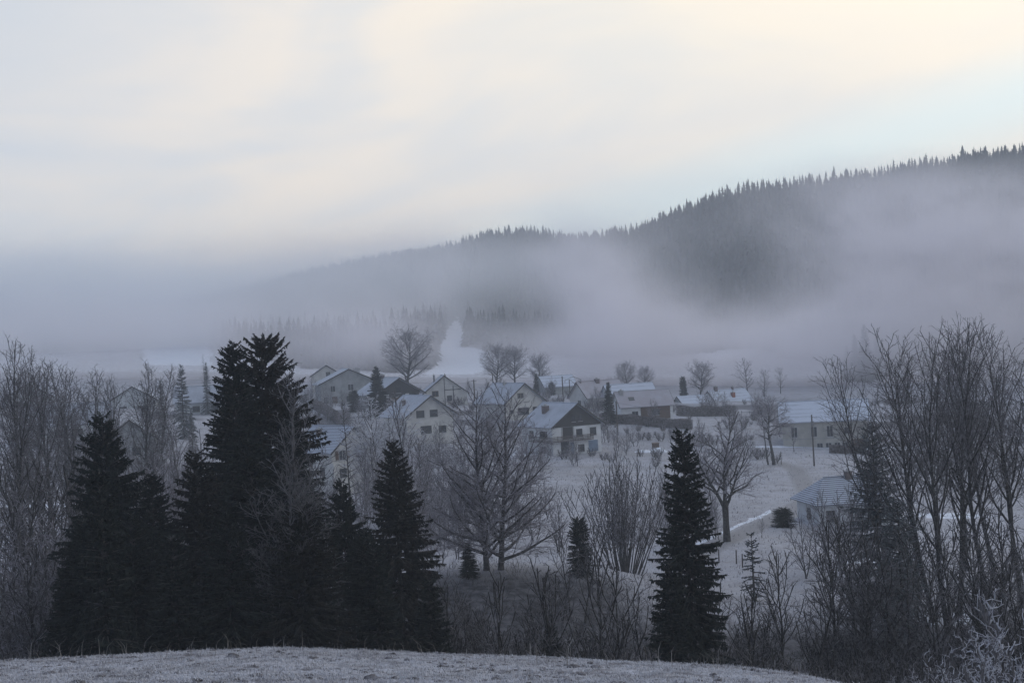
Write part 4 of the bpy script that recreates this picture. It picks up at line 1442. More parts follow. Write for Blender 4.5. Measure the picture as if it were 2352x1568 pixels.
# smaller conifers
plant(spF, 'young_spruce', 'spruce', 'small triangular dark spruce on the mound left of the double stems', 1074, 1246, 122, None, 0, 2.1)
plant(spK, 'young_spruce', 'spruce', 'small dark evergreen rising behind the frosted shrub on the mound', 1328, 1192, 123, None, 60, 1.1)
plant(spF, 'young_spruce', 'spruce', 'little dark spruce deep in the ravine below the mound', 1262, 1410, 92, None, 60, 1.2)
plant(spH, 'young_spruce', 'spruce', 'thin sparse frosted young spruce on the slope right of the lone spruce', 1725, 1226, 128)
plant(spI, 'thuja', 'conifer', 'big loose grey-green conifer beside the hip-roofed cottage', 2002, 972, 122, None, 0, 1.0)
plant(spI, 'thuja', 'conifer', 'low loose conifer in the shade under the right-hand bare trees', 2060, 1150, 104, None, 80, 1.1)
plant(spC, 'spruce', 'spruce', 'dark spruce in front of the timbered chalet roof', 863, 842, 345, None, 10, 1.1)
plant(spF, 'spruce', 'spruce', 'small spruce beside the ribbed roof at the right of the roof row', 1396, 878, 327, None, 90, 1.15)
plant(spK, 'conifer', 'conifer', 'blunt foggy conifer between the roof row and the foggy house', 1568, 866, 410, None, 0, 0.9)
plant(spK, 'bush', 'bush', 'round dark evergreen bush below the grey farmhouse', 812, 898, 360, None, 0, 1.6)
plant(spK, 'bush', 'bush', 'dark clipped yew by the hip-roofed cottage wall', 1798, 1167, 178, None, 0, 3.2)
plant(spG, 'spruce', 'spruce', 'frosted grey spruce left of the wide blue-frosted roof, the larger of two', 415, 836, 300, 'frosted spruces by the left snow field', 0, 1.0)
plant(spG, 'spruce', 'spruce', 'frosted pale spruce just left of the tallest pair, the slimmer of two', 472, 832, 345, 'frosted spruces by the left snow field', 120, 0.8)
plant(spG, 'spruce', 'spruce', 'dim frosted spruce among bare trees above the left spruces', 368, 872, 290, 'frosted spruces by the left snow field', 200, 0.75)
plant(spG, 'spruce', 'spruce', 'dim dark conifer in front of the blue-frosted roof', 438, 935, 262, 'frosted spruces by the left snow field', 50, 0.8)
plant(spF, 'spruce', 'spruce', 'small hazy conifer left of the faint low barn', 1231, 858, 425, None, 0, 1.4)
plant(spK, 'bush', 'bush', 'hazy dark bush against the faint low barn roof', 1266, 878, 418, None, 0, 1.5)
for i, (px, py, Y) in enumerate([(1984, 745, 395), (1962, 768, 400), (1944, 792, 405), (2012, 770, 402), (2040, 790, 410), (2075, 800, 415), (2120, 790, 410), (2170, 800, 420), (2230, 790, 405), (2290, 800, 415), (2345, 785, 410)]):
    plant(spJ, 'spruce', 'spruce', ['tallest of the foggy spruces behind the right-hand bare trees', 'foggy spruce on the left flank of the tallest foggy one', 'leftmost and shortest of the foggy spruces behind the bare trees'][i] if i < 3 else 'foggy spruce dimly seen through the bare trees on the right', px, py, Y + 75, 'foggy spruces behind the right-hand bare trees', None, 0.95)

# tall bare trees on the left
G2 = 'tall bare ash trees on the left'
LA = [('tallest bare ash at the left edge with steep limbs', 38, 785, 138), ('bare ash second from the left edge, nearly as tall as the first', 106, 806, 146), ('bare ash with dense upright twigs, left of the broad dark spruce', 182, 822, 152), ('bare ash right above the broad left spruce', 214, 846, 160),
      ('rounded bare tree in front of the hazy grey gable', 308, 838, 178), ('bare tree just right of the hazy grey gable', 356, 850, 190), ('thin bare tree cut by the left edge', -8, 850, 120), ('bare tree between the first two ashes, set farther back', 72, 835, 175), ('bare tree in front of the faint blue-grey house', 146, 848, 170), ('low bare tree between broad spruce and hazy gable', 262, 868, 195)]
for i, (lb_, px, py, Y) in enumerate(LA):
    plant(B('ash', 20 + i % 4), 'ash_tree', 'tree', lb_, px, py, Y, G2, None, 1.0 if i < 4 else 1.15)
G3 = 'grey undergrowth trees on the left'
for i, (px, py, Y) in enumerate([(12, 985, 105), (58, 1040, 100), (112, 1010, 112), (20, 1180, 84), (150, 1100, 108), (300, 985, 150), (332, 1010, 135), (378, 950, 165), (415, 975, 150), (440, 960, 190), (392, 1060, 120), (65, 1250, 78), (105, 1200, 90), (420, 1090, 125), (355, 1030, 112)]):
    plant(B('frost', 30 + i % 2) if px > 250 else B('thicket_dark', 90 + i % 3), 'bare_tree', 'tree', 'grey frosted thin tree in the thicket between the left spruces' if px > 250 else 'grey thin bare tree below the tall ashes at the left edge', px, py, Y, G3 if px > 250 else G3 + ' edge', None, 1.1)

# the middle
plant(B('double', 41), 'double_stemmed_tree', 'tree', 'big bare tree with two parallel trunks and wide sweeping limbs in the middle', 1112, 884, 124, None, 0)
plant(B('coppice', 42), 'coppiced_tree', 'tree', 'sheaf of many slender bare stems right of the double-stemmed tree', 1418, 1012, 138, None, 0, 1.05)
plant(B('frost', 31), 'bare_tree', 'tree', 'tall frosted bare tree with slim top left of the double-stemmed tree', 926, 878, 112, None, 0, 1.1)
plant(B('grey', 33), 'bare_tree', 'tree', 'grey frosted bare tree in front of the tallest spruce', 632, 814, 76, None, 70, 1.25)
plant(B('larch', 43), 'larch', 'larch', 'thin bare larch in front of the ribbed roof', 790, 905, 165, None, 0)
plant(B('larch', 43), 'larch', 'larch', 'thin grey larch leaning beside the broad cream house', 892, 945, 190, None, 90)
plant(B('larch', 43), 'larch', 'larch', 'thin faint larch on the skyline between frosted spruces and tall pair', 466, 810, 430, None, 60)
for i, (px, py, Y, lb_) in enumerate([(862, 915, 205, 'white rimed birch left of the broad cream house, the taller of two'), (905, 920, 212, 'white rimed birch touching the broad cream roof'), (835, 950, 210, 'small white rimed birch under the hedge'), (985, 1000, 215, 'white rimed birch in front of the broad cream house wall'), (1050, 990, 210, 'white rimed birch between broad cream house and double stems')]):
    plant(B('birch', 44), 'birch', 'birch', lb_, px, py, Y, 'rimed birches in the gardens', None, 1.15 if i < 3 else 1.3)
plant(B('forked', 45), 'forked_tree', 'tree', 'bare crooked tree on a thick short bole by the track', 1655, 958, 166, None, 0)
plant(B('pollard', 46), 'pollard', 'tree', 'lopped bare tree with bushy knotted head before the long ochre building', 1768, 893, 264, None, 0)
plant(B('round', 47), 'bare_tree', 'tree', 'small bare tree in front of the long ochre building windows', 1820, 966, 288, None, 0, 0.8)
plant(B('round', 48), 'bare_tree', 'tree', 'pale frosted tree left of the crooked forked tree', 1600, 1000, 210, None, 0, 1.0)
plant(B('round', 47), 'bare_tree', 'tree', 'pale frosted tree between lone spruce and forked tree, lower one', 1630, 1040, 185, None, 50, 0.9)
plant(B('round', 48), 'bare_tree', 'tree', 'tiny bare garden tree near the track and yew', 1748, 1188, 168, None, 0, 0.9)
# behind the village
plant(B('oak', 49), 'oak', 'oak', 'great bare oak above the timbered chalet, wide open crown', 927, 766, 420, None, 0, 1.25)
for i, (px, py, Y, lb_, sd) in enumerate([(1135, 800, 440, 'left of the three bare trees above the cream house'), (1178, 803, 445, 'middle of the three bare trees above the cream house'), (1238, 822, 440, 'right of the three bare trees, beside the faint barn'),] and
        [(1135, 800, 440, 'bare round tree above the cream house, leftmost of three', 47), (1178, 803, 445, 'bare round tree above the cream house, middle of three', 48), (1240, 820, 440, 'bare round tree left of the faint barn, rightmost of three', 47),
         (1440, 836, 440, 'hazy bare tree behind the reddish roof, fuller one', 48), (1482, 846, 442, 'hazy bare tree behind the reddish roof, right one', 47), (1415, 852, 445, 'hazy low bare tree behind the reddish roof, left one', 47),
         (1604, 838, 412, 'bare tree behind the low shed, left of the foggy house', 48), (1714, 826, 432, 'dim bare tree right behind the foggy house', 47), (1752, 850, 430, 'dim bare tree behind the lopped tree', 48), (1790, 845, 440, 'dim thin bare tree left of the long roof', 48),
         (715, 860, 415, 'thin hazy bare tree left of the grey farmhouse', 47), (700, 905, 395, 'low frosted bare tree at the left corner of the grey farmhouse', 48)]):
    plant(B('oak', 49) if i in (0, 1, 2, 3, 4, 6) else B('round', sd), 'bare_tree', 'tree', lb_, px, py, Y, 'hazy bare trees behind the village', 50 * i, 1.2 if i in (0, 1, 2, 3, 4, 6) else 1.5 if i not in (9, 10) else 1.1)

# tall bare trees on the right
G4 = 'tall bare trees on the right'
RA = [(1985, 800, 128, 'leftmost tall bare tree on the right, limbs arching over the cottage', (-5, 0)), (2052, 748, 116, 'tall bare tree above the loose grey-green conifer', (-5, 0)), (2108, 760, 112, 'tall bare tree with thick leaning trunk reaching the bottom edge', (-3, 0)), (2168, 738, 118, 'tall straight bare tree, middle of the right-hand row', (0, 0)),
      (2232, 742, 115, 'tall bare tree right of the middle of the row', (-1, 0)), (2288, 734, 121, 'tallest bare tree near the right edge', (-2, 0)), (2335, 765, 110, 'bare tree with heavy trunk cut by the right edge', (-7, 0)), (2372, 800, 118, 'bare tree mostly outside the right edge', (-3, 0)), (2140, 860, 150, 'lower bare tree set farther back in the right-hand row', (0, 0)),
      (2080, 800, 138, 'slim bare tree standing behind the leaning thick trunk', (-1, 0)), (2200, 790, 142, 'slim bare tree standing behind the straight middle one', (1, 0)), (2260, 800, 136, 'slim bare tree behind the tallest one near the right edge', (0, 0)), (2310, 820, 140, 'slim bare tree behind the heavy trunk at the right edge', (1, 0))]
for i, (px, py, Y, lb_, ln) in enumerate(RA):
    plant(B('arch', 50 + i % 4), 'bare_tree', 'tree', lb_, px, py + 18, Y, G4, [0, 40, 10, 200, 300, 95, 20, 150, 260, 33, 170, 310, 80][i], 1.05, ln)

# thickets of twiggy half-grown trees
TH = [(x, y, Y, 'R') for x, y, Y in [(1930, 1120, 112), (1965, 1180, 104), (2090, 1100, 118), (2155, 1140, 112), (2225, 1150, 108), (2290, 1120, 116), (2350, 1150, 105), (2070, 1210, 92), (2140, 1250, 86), (2210, 1230, 90), (2280, 1220, 88), (2340, 1240, 82), (1985, 1260, 92)]]
TH += [(x, y, Y, 'L') for x, y, Y in [(10, 1080, 102), (48, 1120, 96), (90, 1150, 94), (130, 1160, 90), (30, 1230, 82), (85, 1270, 78), (310, 1060, 118), (345, 1010, 128), (385, 1040, 112), (425, 1010, 120), (452, 985, 170), (400, 960, 185), (280, 1000, 170), (240, 960, 200), (170, 960, 205), (60, 960, 210)]]
TH += [(x, y, Y, 'M') for x, y, Y in [(1000, 1040, 190), (1040, 1060, 180), (960, 1080, 170), (1070, 1020, 200), (870, 1060, 185), (830, 1090, 175), (1255, 1090, 190), (1530, 1100, 165), (1560, 1060, 190), (1620, 1100, 172), (1210, 1030, 230), (745, 1110, 150), (690, 1050, 170),
    (850, 985, 195), (875, 1010, 185), (905, 1040, 175), (935, 1000, 180), (960, 985, 200), (985, 1010, 190), (1010, 1085, 165), (890, 1120, 150), (945, 1130, 148), (1000, 1140, 146), (1045, 1120, 155), (1080, 1080, 172), (1185, 1080, 180), (1225, 1100, 170), (1280, 1130, 160), (820, 1020, 190), (770, 1060, 180), (1545, 1130, 155), (1600, 1080, 180), (1640, 1130, 168), (1520, 1060, 200), (1200, 990, 262), (1240, 1010, 255), (1150, 1010, 258), (1100, 1000, 262), (1060, 965, 290), (1880, 1110, 150), (1925, 1125, 146), (1955, 1095, 155), (1848, 1165, 140)]]
TH += [(x, y, Y, 'V') for x, y, Y in [(1090, 1330, 100), (1060, 1380, 92), (1200, 1360, 96), (1290, 1290, 112), (1120, 1390, 88), (1030, 1300, 104)]]
for i, (px, py, Y, sd) in enumerate(TH):
    pr = B('thicket_dark', 90 + i % 3) if sd in 'RV' else B('thicket_pale', 93 + i % 2)
    plant(pr, 'thicket_tree', 'tree', {'R': 'dark twiggy half-grown tree crowding under the tall right-hand trees', 'L': 'greyish twiggy half-grown tree in the thicket round the left spruces', 'V': 'grey twiggy half-grown tree on the dim face of the mound', 'M': 'pale frosted half-grown tree in the meadow hedgerow behind the central trees'}[sd], px, py, Y, {'R': 'half-grown trees on the right', 'L': 'half-grown trees on the left', 'V': 'half-grown trees on the mound', 'M': 'pale half-grown trees in the middle'}[sd], None, 1.1)

# ravine: thin dark trees and shrubs in front of the mound
for i, (px, py, Y, lb_) in enumerate([(1270, 1275, 80, 'dark bare sapling with forking top below the frosted shrub'), (1372, 1262, 78, 'leaning bare sapling below the coppiced stems, left one'), (1432, 1290, 76, 'leaning bare sapling with last dry leaves below the coppiced stems'), (1130, 1300, 82, 'dark bare sapling under the double-stemmed tree'), (1215, 1330, 84, 'thin bare sapling in the dark of the ravine'), (1330, 1200, 112, 'grey twiggy tree on the mound before the small dark tip'),
                                      (1300, 1215, 114, 'grey bushy tree on the crown of the mound'), (1490, 1350, 86, 'thin dark sapling left of the lone spruce'), (1040, 1340, 86, 'thin dark sapling right of the pointed spruce'), (1650, 1300, 88, 'thin dark sapling at the right foot of the lone spruce'), (1785, 1250, 95, 'slim bare sapling below the track'), (1835, 1260, 92, 'slim bare sapling below the yew'), (1700, 1330, 84, 'dark bare sapling under the thin frosted spruce'), (1905, 1180, 98, 'bare sapling in front of the cottage wall'), (1960, 1230, 92, 'leaning bare sapling below the cottage')]):
    plant(B('sapling', 60 + i % 3), 'sapling', 'tree', lb_, px, py, Y, None, None, 1.0)
rs = random.Random(5)
SHN = 0
for (x0, x1, y0, y1, n, Y0, Y1, lab, grp) in [(990, 1390, 1370, 1470, 16, 76, 98, 'dark leafless shrub in the ravine below the mound', 'dark shrubs in the ravine below the mound'),
                                              (1390, 1560, 1420, 1490, 12, 72, 96, 'dark leafless shrub below the pale right end of the mound', 'dark shrubs below the pale end of the mound'),
                                              (1560, 2120, 1270, 1440, 40, 62, 100, 'dark leafless shrub in the thicket right of the lone spruce', 'dark shrubs right of the lone spruce'),
                                              (2080, 2360, 1240, 1430, 20, 60, 100, 'dark leafless shrub under the tall right-hand trees', 'dark shrubs under the right-hand trees'),
                                              (700, 1010, 1330, 1460, 10, 72, 90, 'dark shrub at the feet of the central spruces', 'dark shrubs at the spruces'),
                                              (-20, 140, 1240, 1440, 10, 66, 95, 'dark leafless shrub in the left corner below the ashes', 'dark shrubs in the left corner')]:
    for i in range(n):
        px, Y = rs.uniform(x0, x1), rs.uniform(Y0, Y1)
        p = at(px, rs.uniform(y0, y1), Y)
        zb = gz(p.x, Y)
        h = rs.uniform(3.0, 5.5)
        pr = B('shrub', 70 + i % 3)
        root = thing('shrub', lab, 'shrub', (p.x, Y, zb), rs.uniform(0, 6.28), grp, h / 4.0)
        link_mesh('trunk', pr[1][0], root)
        link_mesh('crown', pr[1][1], root)
# frosted shrubs and young trees between the houses
for i in range(250):
    px, Y = rs.uniform(690, 1790), rs.uniform(262, 428)
    x = (px - 1176) / F * Y
    if any(o.get('category') in ('house', 'building', 'farmhouse', 'barn') and (o.location.x - x) ** 2 + (o.location.y - Y) ** 2 < 100 for o in HOUSES): continue
    tall = rs.random() < 0.42
    pr = B('thicket_pale', 93 + i % 2) if tall else B('bush', 80 + i % 2)
    h = rs.uniform(4.0, 7.0) if tall else rs.uniform(1.5, 3.6)
    k = h / pr[0]
    nm = 'thicket_tree' if tall else 'bush'
    side_ = 'left of the white chalet' if px < 1180 else 'right of the white chalet' if px > 1390 else 'behind the white chalet'
    root = thing(nm, ('small frosted tree ' if tall else 'low frosted bush ') + 'among the houses ' + side_, 'tree' if tall else 'bush', (x, Y, gz(x, Y)), rs.uniform(0, 6.28), ('small trees ' if tall else 'bushes ') + side_, (k * 1.3, k * 1.3, k))
    link_mesh('trunk', pr[1][0], root)
    link_mesh('crown', pr[1][1], root)
# rimed shrubs right in front
for px, py, Y, lb_ in [(2215, 1440, 33, 'white rimed shrub at the bottom right, brightest and middle of the clump'), (2320, 1400, 36, 'tall rimed shrub at the right edge'), (2130, 1520, 31, 'low rimed shrub left end of the bottom right clump'), (2060, 1545, 30, 'lowest rimed twigs at the end of the grass crest'), (2350, 1300, 42, 'grey rimed shrub cut by the right edge'), (2270, 1490, 31, 'low rimed shrub in front of the tall one at the right edge')]:
    plant(B('rimed', 75), 'rimed_shrub', 'shrub', lb_, px, py, Y, 'rimed shrubs at the bottom right', None, 1.0)
# frosted bushes in the gardens below the hedges
for i, (px, py, Y) in enumerate([(1384, 962, 318), (1412, 972, 322), (1440, 978, 315), (1466, 968, 318), (1492, 985, 306), (1522, 966, 318), (1548, 975, 310), (1590, 978, 305), (1622, 985, 300), (1560, 1010, 290), (1650, 965, 330), (1700, 985, 300), (1725, 965, 330), (1100, 965, 320), (1150, 985, 310), (1250, 950, 345), (1300, 925, 350), (1340, 920, 352), (1320, 938, 340), (1365, 935, 338), (1080, 935, 345), (700, 940, 330), (1860, 1050, 280), (1980, 1040, 290), (2040, 1010, 300)]):
    plant(B('bush', 80 + i % 2), 'bush', 'bush', 'small frosted bush beside the red box and snow heap' if px in (1492, 1522) else 'small frosted bush in the gardens round the houses', px, py, Y, 'frosted garden bushes by the box' if px in (1492, 1522) else 'frosted garden bushes', None, 1.3)


# ------------------------------------------------------------------ hedges, posts, wires and small things
def hedge(label, a, b, wd, ht, seed, mat):
    """clipped hedge as thousands of little twig faces in a box-shaped body"""
    g = np.random.default_rng(seed)
    ax, ay = a
    bx, by = b
    L = math.hypot(bx - ax, by - ay)
    n = int(L * 1100)
    u = g.uniform(0, L, n)
    v = g.uniform(-wd / 2, wd / 2, n)
    w = g.uniform(0, ht, n) * (1 + 0.06 * np.sin(u))
    dx, dy = (bx - ax) / L, (by - ay) / L
    X, Y = ax + dx * u - dy * v, ay + dy * u + dx * v
    Z = ground(X, Y) + w
    o = np.stack([X, Y, Z], -1)
    d = g.normal(0, 1, (n, 3)) + np.array([0, 0, 0.5])
    d /= np.linalg.norm(d, axis=1)[:, None]
    s = np.cross(d, g.normal(0, 1, (n, 3)))
    s /= np.linalg.norm(s, axis=1)[:, None]
    ln = g.uniform(0.18, 0.45, n)[:, None]
    V = np.stack([o - d * ln / 2, o + s * 0.04, o + d * ln / 2, o - s * 0.04], 1).reshape(-1, 3)
    h = link_mesh('hedge', np_mesh('hedge', V, np.arange(4 * n).reshape(-1, 4), mat))
    return tag(h, label, 'hedge')


def px2(px, py, Y):
    p = at(px, py, Y)
    return (p.x, p.y)


hedge('clipped brown hedge running down from the grey farmhouse', px2(722, 920, 372), px2(792, 965, 318), 1.6, 2.3, 1, HEDGE)
hedge('long dark hedge in front of the ribbed-roof houses', px2(1378, 968, 330), px2(1590, 975, 322), 1.6, 2.2, 2, HEDGE)
hedge('dark clipped hedge in front of the foggy house', px2(1556, 970, 352), px2(1690, 968, 356), 1.8, 2.5, 3, HEDGE)
hedge('low hedge at the far end of the long ochre building', px2(1905, 1035, 286), px2(1990, 1050, 284), 1.5, 1.6, 4, HEDGE)


def pole(label, px, py, Y, r=0.13, cross=None, group=None):
    p = at(px, py, Y)
    zb = gz(p.x, Y)
    root = thing('utility_pole', label, 'utility pole', (p.x, Y, zb), 0, group)
    h = p.z - zb
    MB().tube((0, 0, -0.6), (0, 0, h), r * 1.25, r, 8).build('post', M['pole'], root)
    c = MB()
    if cross == 'box':
        c.box((-0.24, -0.3, h - 2.1), (0.24, -0.1, h - 1.2)).build('junction_box', M['steel'], root)
    elif cross == 'bar':
        c.box((-0.7, -0.2, h - 0.5), (0.7, -0.1, h - 0.38)).build('crossarm', M['steel'], root)
        for s in (-0.6, 0, 0.6):
            MB().tube((s, -0.15, h - 0.38), (s, -0.15, h - 0.12), 0.05, 0.03, 6).build('insulator', M['frame'], root)
    return root, Vector((p.x, Y, p.z))


pl = {}
pl['a'] = pole('wooden pole in front of the ribbed-roof house, close to the chalet', 1415, 921, 312, 0.15)[1]
pl['b'] = pole('pole in front of the long ochre building with small box near its top', 1864, 952, 262, 0.13, 'box')[1]
pl['c'] = pole('pole left of the faint barn, right of the three bare trees', 1291, 864, 392, 0.15)[1]
pl['d'] = pole('pole right of the flue house with wires on both sides', 1088, 871, 372, 0.16, 'bar')[1]
pl['e'] = pole('pole at the foot of the three bare trees', 1131, 857, 398, 0.14, 'bar')[1]
# the twin-armed power post
p = at(1313, 864, 400)
zb = gz(p.x, 400)
tw = thing('power_post', 'power post on two legs with a pointed cross frame on top', 'power post', (p.x, 400, zb))
h = p.z - zb - 0.8
MB().tube((-0.75, 0, -0.5), (-0.75, 0, h), 0.15, 0.12).build('leg', M['pole'], tw)
MB().tube((0.75, 0, -0.5), (0.75, 0, h - 1.2), 0.15, 0.12).build('leg', M['pole'], tw)
fr = MB()
for a_, b_ in (((-2.0, 0, h - 0.3), (0.3, 0, h + 0.7)), ((0.3, 0, h + 0.7), (2.6, 0, h - 0.2)), ((2.6, 0, h - 0.2), (0.75, 0, h - 1.3)), ((-0.75, 0, h), (0.75, 0, h - 1.3)), ((-2.0, 0, h - 0.3), (-2.0, 0, h - 1.0)), ((2.6, 0, h - 0.2), (2.6, 0, h - 1.0))):
    fr.tube(a_, b_, 0.06)
fr.build('cross_frame', M['steel'], tw)
pl['f'] = p + Vector((0, 0, -0.8))


def wire(label, a, b, sag, r=0.022):
    w = MB()
    n = 14
    pts = [a.lerp(b, i / n) + Vector((0, 0, -sag * 4 * (i / n) * (1 - i / n))) for i in range(n + 1)]
    for i in range(n):
        w.tube(pts[i], pts[i + 1], r, sides=4)
    tag(w.build('overhead_wire', M['steel']), label, 'wire')


dn = Vector((0, 0, -0.3))
wire('overhead wire from the flue house pole up to the three bare trees', pl['d'] + dn, pl['e'] + dn, 0.3)
wire('overhead wire from the three bare trees to the pole by the barn', pl['e'] + dn, pl['c'] + dn, 0.7)
wire('overhead wire from the barn pole to the twin-legged power post', pl['c'] + dn, pl['f'] + dn, 0.2)
wire('overhead wire from the flue house roof to the pole on its right', at(1000, 878, 380), pl['d'] + dn, 0.6)
wire('overhead wire from the chalet-side pole to the ochre building pole', pl['a'] + dn, pl['b'] + dn, 1.2)
wire('overhead wire from the ochre building pole to its facade', pl['b'] + dn, at(1950, 980, 292), 0.5)

# fence posts, red box, snow heap, woodpile
for px, py, Y, lb_ in [(1793, 1037, 266, 'single dark post in the meadow beside the lopped tree'), (1690, 1263, 150, 'taller thin fence post by the track below the forked tree'), (1704, 1272, 147, 'short fence post by the track below the forked tree'), (1650, 1262, 152, 'fence post just right of the lone spruce'), (1760, 1040, 270, 'thin short stake left of the lopped tree'), (2008, 1052, 280, 'pale post at the right of the long building forecourt')]:
    p = at(px, py, Y)
    zb = gz(p.x, Y)
    t = thing('fence_post', lb_, 'post', (p.x, Y, zb), 0.3)
    h = max(p.z - zb, 1.0)
    m_ = MB()
    m_.tube((0, 0, -0.3), (0.03, 0, h), 0.08, 0.06, 6)
    m_.tube((0.03, 0, h), (0.03, 0, h + 0.06), 0.06, 0.01, 6)
    m_.build('post', M['pole'], t)
p = at(1505, 1010, 296)
zb = gz(p.x, 296)
bx = thing('wooden_box', 'reddish wooden bin in the garden behind the snow heap', 'bin', (p.x, 296, zb), R(15))
MB().box((-0.62, -0.5, 0), (0.62, 0.5, 1.0)).build('bin_body', M['brown'], bx)
MB().slab([(-.7, -.58, 1.06), (.7, -.58, 1.06), (.7, .58, 1.16), (-.7, .58, 1.16)], 0.07).build('lid', M['brown'], bx)


def heap(label, px, py, Y, rx, ry, hz, seed):
    p = at(px, py, Y)
    n, m = 28, 14
    V, Fc = [], []
    for j in range(m):
        f = j / (m - 1)
        for i in range(n):
            a = 2 * math.pi * i / n
            k = 1 + 0.3 * (float(fbm(math.cos(a) * 2 + 5, math.sin(a) * 2 + seed, seed, 3)) - 0.5)
            x, y = p.x + rx * k * (1 - f) * math.cos(a), Y + ry * k * (1 - f) * math.sin(a)
            zz = hz * (1 - (1 - f) ** 2) * (0.75 + 0.5 * float(fbm(x, y, seed, 3)))
            V.append((x, y, gz(x, y) - 0.08 + zz))
    for j in range(m - 1):
        for i in range(n):
            Fc.append((j * n + i, j * n + (i + 1) % n, (j + 1) * n + (i + 1) % n, (j + 1) * n + i))
    o = link_mesh('snow_heap', np_mesh('snow_heap', np.array(V), np.array(Fc), M['snow'], True))
    tag(o, label, 'snow heap')


heap('white heap of old snow in front of the reddish bin, higher right one', 1512, 1027, 289, 2.0, 1.6, 1.0, 3)
heap('low tongue of old snow left of the higher snow heap', 1480, 1030, 288, 2.2, 1.6, 0.6, 5)
heap('snow heap half hidden by trees left of the chalet', 1185, 1048, 282, 3.2, 1.6, 0.6, 7)


# ------------------------------------------------------------------ grass on the knoll
def grass(name, label, n, y0, y1, h0, h1, mat, seed, clump=0.0, wid=0.006):
    g = np.random.default_rng(seed)
    Y = y0 + (y1 - y0) * g.uniform(0, 1, n) ** 0.8
    X = g.uniform(-0.42, 0.42, n) * (Y + 2)
    if clump:
        k = fbm(X / 0.5, Y / 0.5, seed, 3) > clump
        X, Y = X[k], Y[k]
        n = len(X)
    Z = ground(X, Y)
    hh = g.uniform(h0, h1, n)
    an = g.uniform(0, 6.28, n)
    ln = g.uniform(0.3, 1.1, n) * hh
    w = wid * g.uniform(0.7, 1.4, n)
    o = np.stack([X, Y, Z - 0.01], -1)
    sd = np.stack([np.cos(an), np.sin(an), an * 0], -1) * w[:, None]
    bd = np.stack([-np.sin(an), np.cos(an), an * 0], -1)
    mid = o + bd * (ln * 0.3)[:, None] + np.array([0, 0, 1]) * (hh * 0.7)[:, None]
    tip = o + bd * ln[:, None] + np.array([0, 0, 1]) * hh[:, None]
    V = np.stack([o - sd, o + sd, mid + sd * 0.8, mid - sd * 0.8, mid - sd * 0.8, mid + sd * 0.8, tip + sd * 0.25, tip - sd * 0.25], 1).reshape(-1, 3)
    fc = np.arange(8 * n).reshape(-1, 4)
    tag(link_mesh(name, np_mesh(name, V, fc, mat)), label, None, None, 'stuff')


GR_F = mat_twig('frosted_grass_blades', (0.32, 0.31, 0.32), (0.62, 0.62, 0.65), scale=1.2)
GR_D = mat_twig('dry_grass_stalks', (0.16, 0.14, 0.12), (0.42, 0.40, 0.38), scale=2.0)
GR_M = mat_twig('meadow_tussocks', (0.13, 0.125, 0.125), (0.44, 0.445, 0.49), scale=0.15)
grass('grass', 'short frosted grass on the near knoll', 170000, 12, 37, 0.02, 0.055, GR_F, 2, 0.0, 0.006)
grass('grass', 'longer dry grass stalks along the crest of the near knoll', 420, 25, 34, 0.12, 0.42, GR_D, 3, 0.0, 0.0045)
grass('grass', 'tussocks of frosted grass scattered over the near knoll', 16000, 14, 36, 0.04, 0.10, GR_F, 4, 0.62, 0.005)
grass('grass', 'rough frosted tussocks over the valley meadow', 120000, 128, 330, 0.10, 0.36, GR_M, 6, 0.55, 0.022)


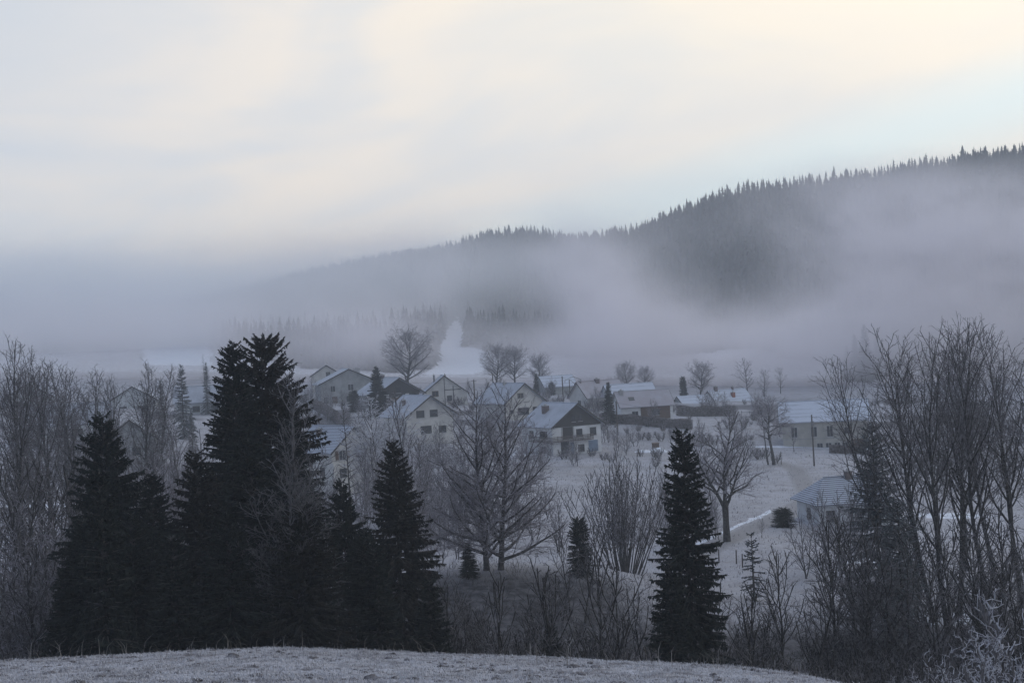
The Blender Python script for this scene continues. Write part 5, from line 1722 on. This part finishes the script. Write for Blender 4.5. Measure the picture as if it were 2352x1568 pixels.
def clods():
    g = np.random.default_rng(31)
    V, Fc, n = [], [], 0
    ring = np.linspace(0, 2 * math.pi, 9)[:-1]
    cx = g.uniform(-0.40, 0.40, 1700)
    cy = 12 + 23 * g.uniform(0, 1, 1700) ** 0.8
    cx = cx * (cy + 2)
    keep = fbm(cx / 2.2, cy / 1.6, 77, 3) > 0.47           # they lie in loose drifts
    for x, y in zip(cx[keep], cy[keep]):
        for _ in range(int(g.integers(1, 5))):
            x1, y1 = x + g.normal(0, 0.16), y + g.normal(0, 0.16)
            r = g.uniform(0.018, 0.062) * (1.7 if g.uniform() < 0.08 else 1)
            hz = r * g.uniform(0.45, 0.9)
            z = gz(x1, y1) - 0.012
            rows = []
            for f, q in ((0.0, 1.0), (0.55, 0.85), (0.9, 0.45)):
                rr = r * q * g.uniform(0.7, 1.25, 8)
                rows.append(np.stack([x1 + np.cos(ring) * rr * 1.3, y1 + np.sin(ring) * rr, z + hz * f * g.uniform(0.75, 1.15, 8)], -1))
            V.append(np.concatenate(rows + [np.array([[x1, y1, z + hz]] * 8)]))
            for k in range(3):
                for i in range(8):
                    j = (i + 1) % 8
                    Fc.append((n + k * 8 + i, n + k * 8 + j, n + k * 8 + 8 + j, n + k * 8 + 8 + i))
            n += 32
    o = link_mesh('soil', np_mesh('soil', np.concatenate(V), np.array(Fc), mat_twig('frosted_dark_soil', (0.05, 0.045, 0.045), (0.26, 0.25, 0.26), scale=9.0)))
    tag(o, 'small dark clods of turned earth scattered over the frosted knoll', None, None, 'stuff')


clods()
# rough dead stalks and brambles carpeting the ravine
def scrub_mat():
    g = np.random.default_rng(9)
    n = 90000
    Y = g.uniform(40, 128, n)
    X = g.uniform(-0.42, 0.42, n) * Y
    k = fbm(X / 3.0, Y / 3.0, 15, 3) > 0.42
    X, Y = X[k], Y[k]
    n = len(X)
    o = np.stack([X, Y, ground(X, Y) - 0.05], -1)
    d = g.normal(0, 0.5, (n, 3)) + np.array([0, 0, 0.9])
    d /= np.linalg.norm(d, axis=1)[:, None]
    s = np.cross(d, g.normal(0, 1, (n, 3)))
    s = s / np.linalg.norm(s, axis=1)[:, None] * g.uniform(0.008, 0.02, n)[:, None]
    L = g.uniform(0.3, 1.3, n)[:, None]
    V = np.stack([o - s, o + s, o + d * L], 1).reshape(-1, 3)
    tag(link_mesh('undergrowth', np_mesh('undergrowth', V, np.arange(3 * n).reshape(-1, 3), mat_twig('dead_stalks', (0.05, 0.042, 0.038), (0.17, 0.155, 0.15), scale=0.6))), 'dead stalks and brambles in the ravine', None, None, 'stuff')


scrub_mat()
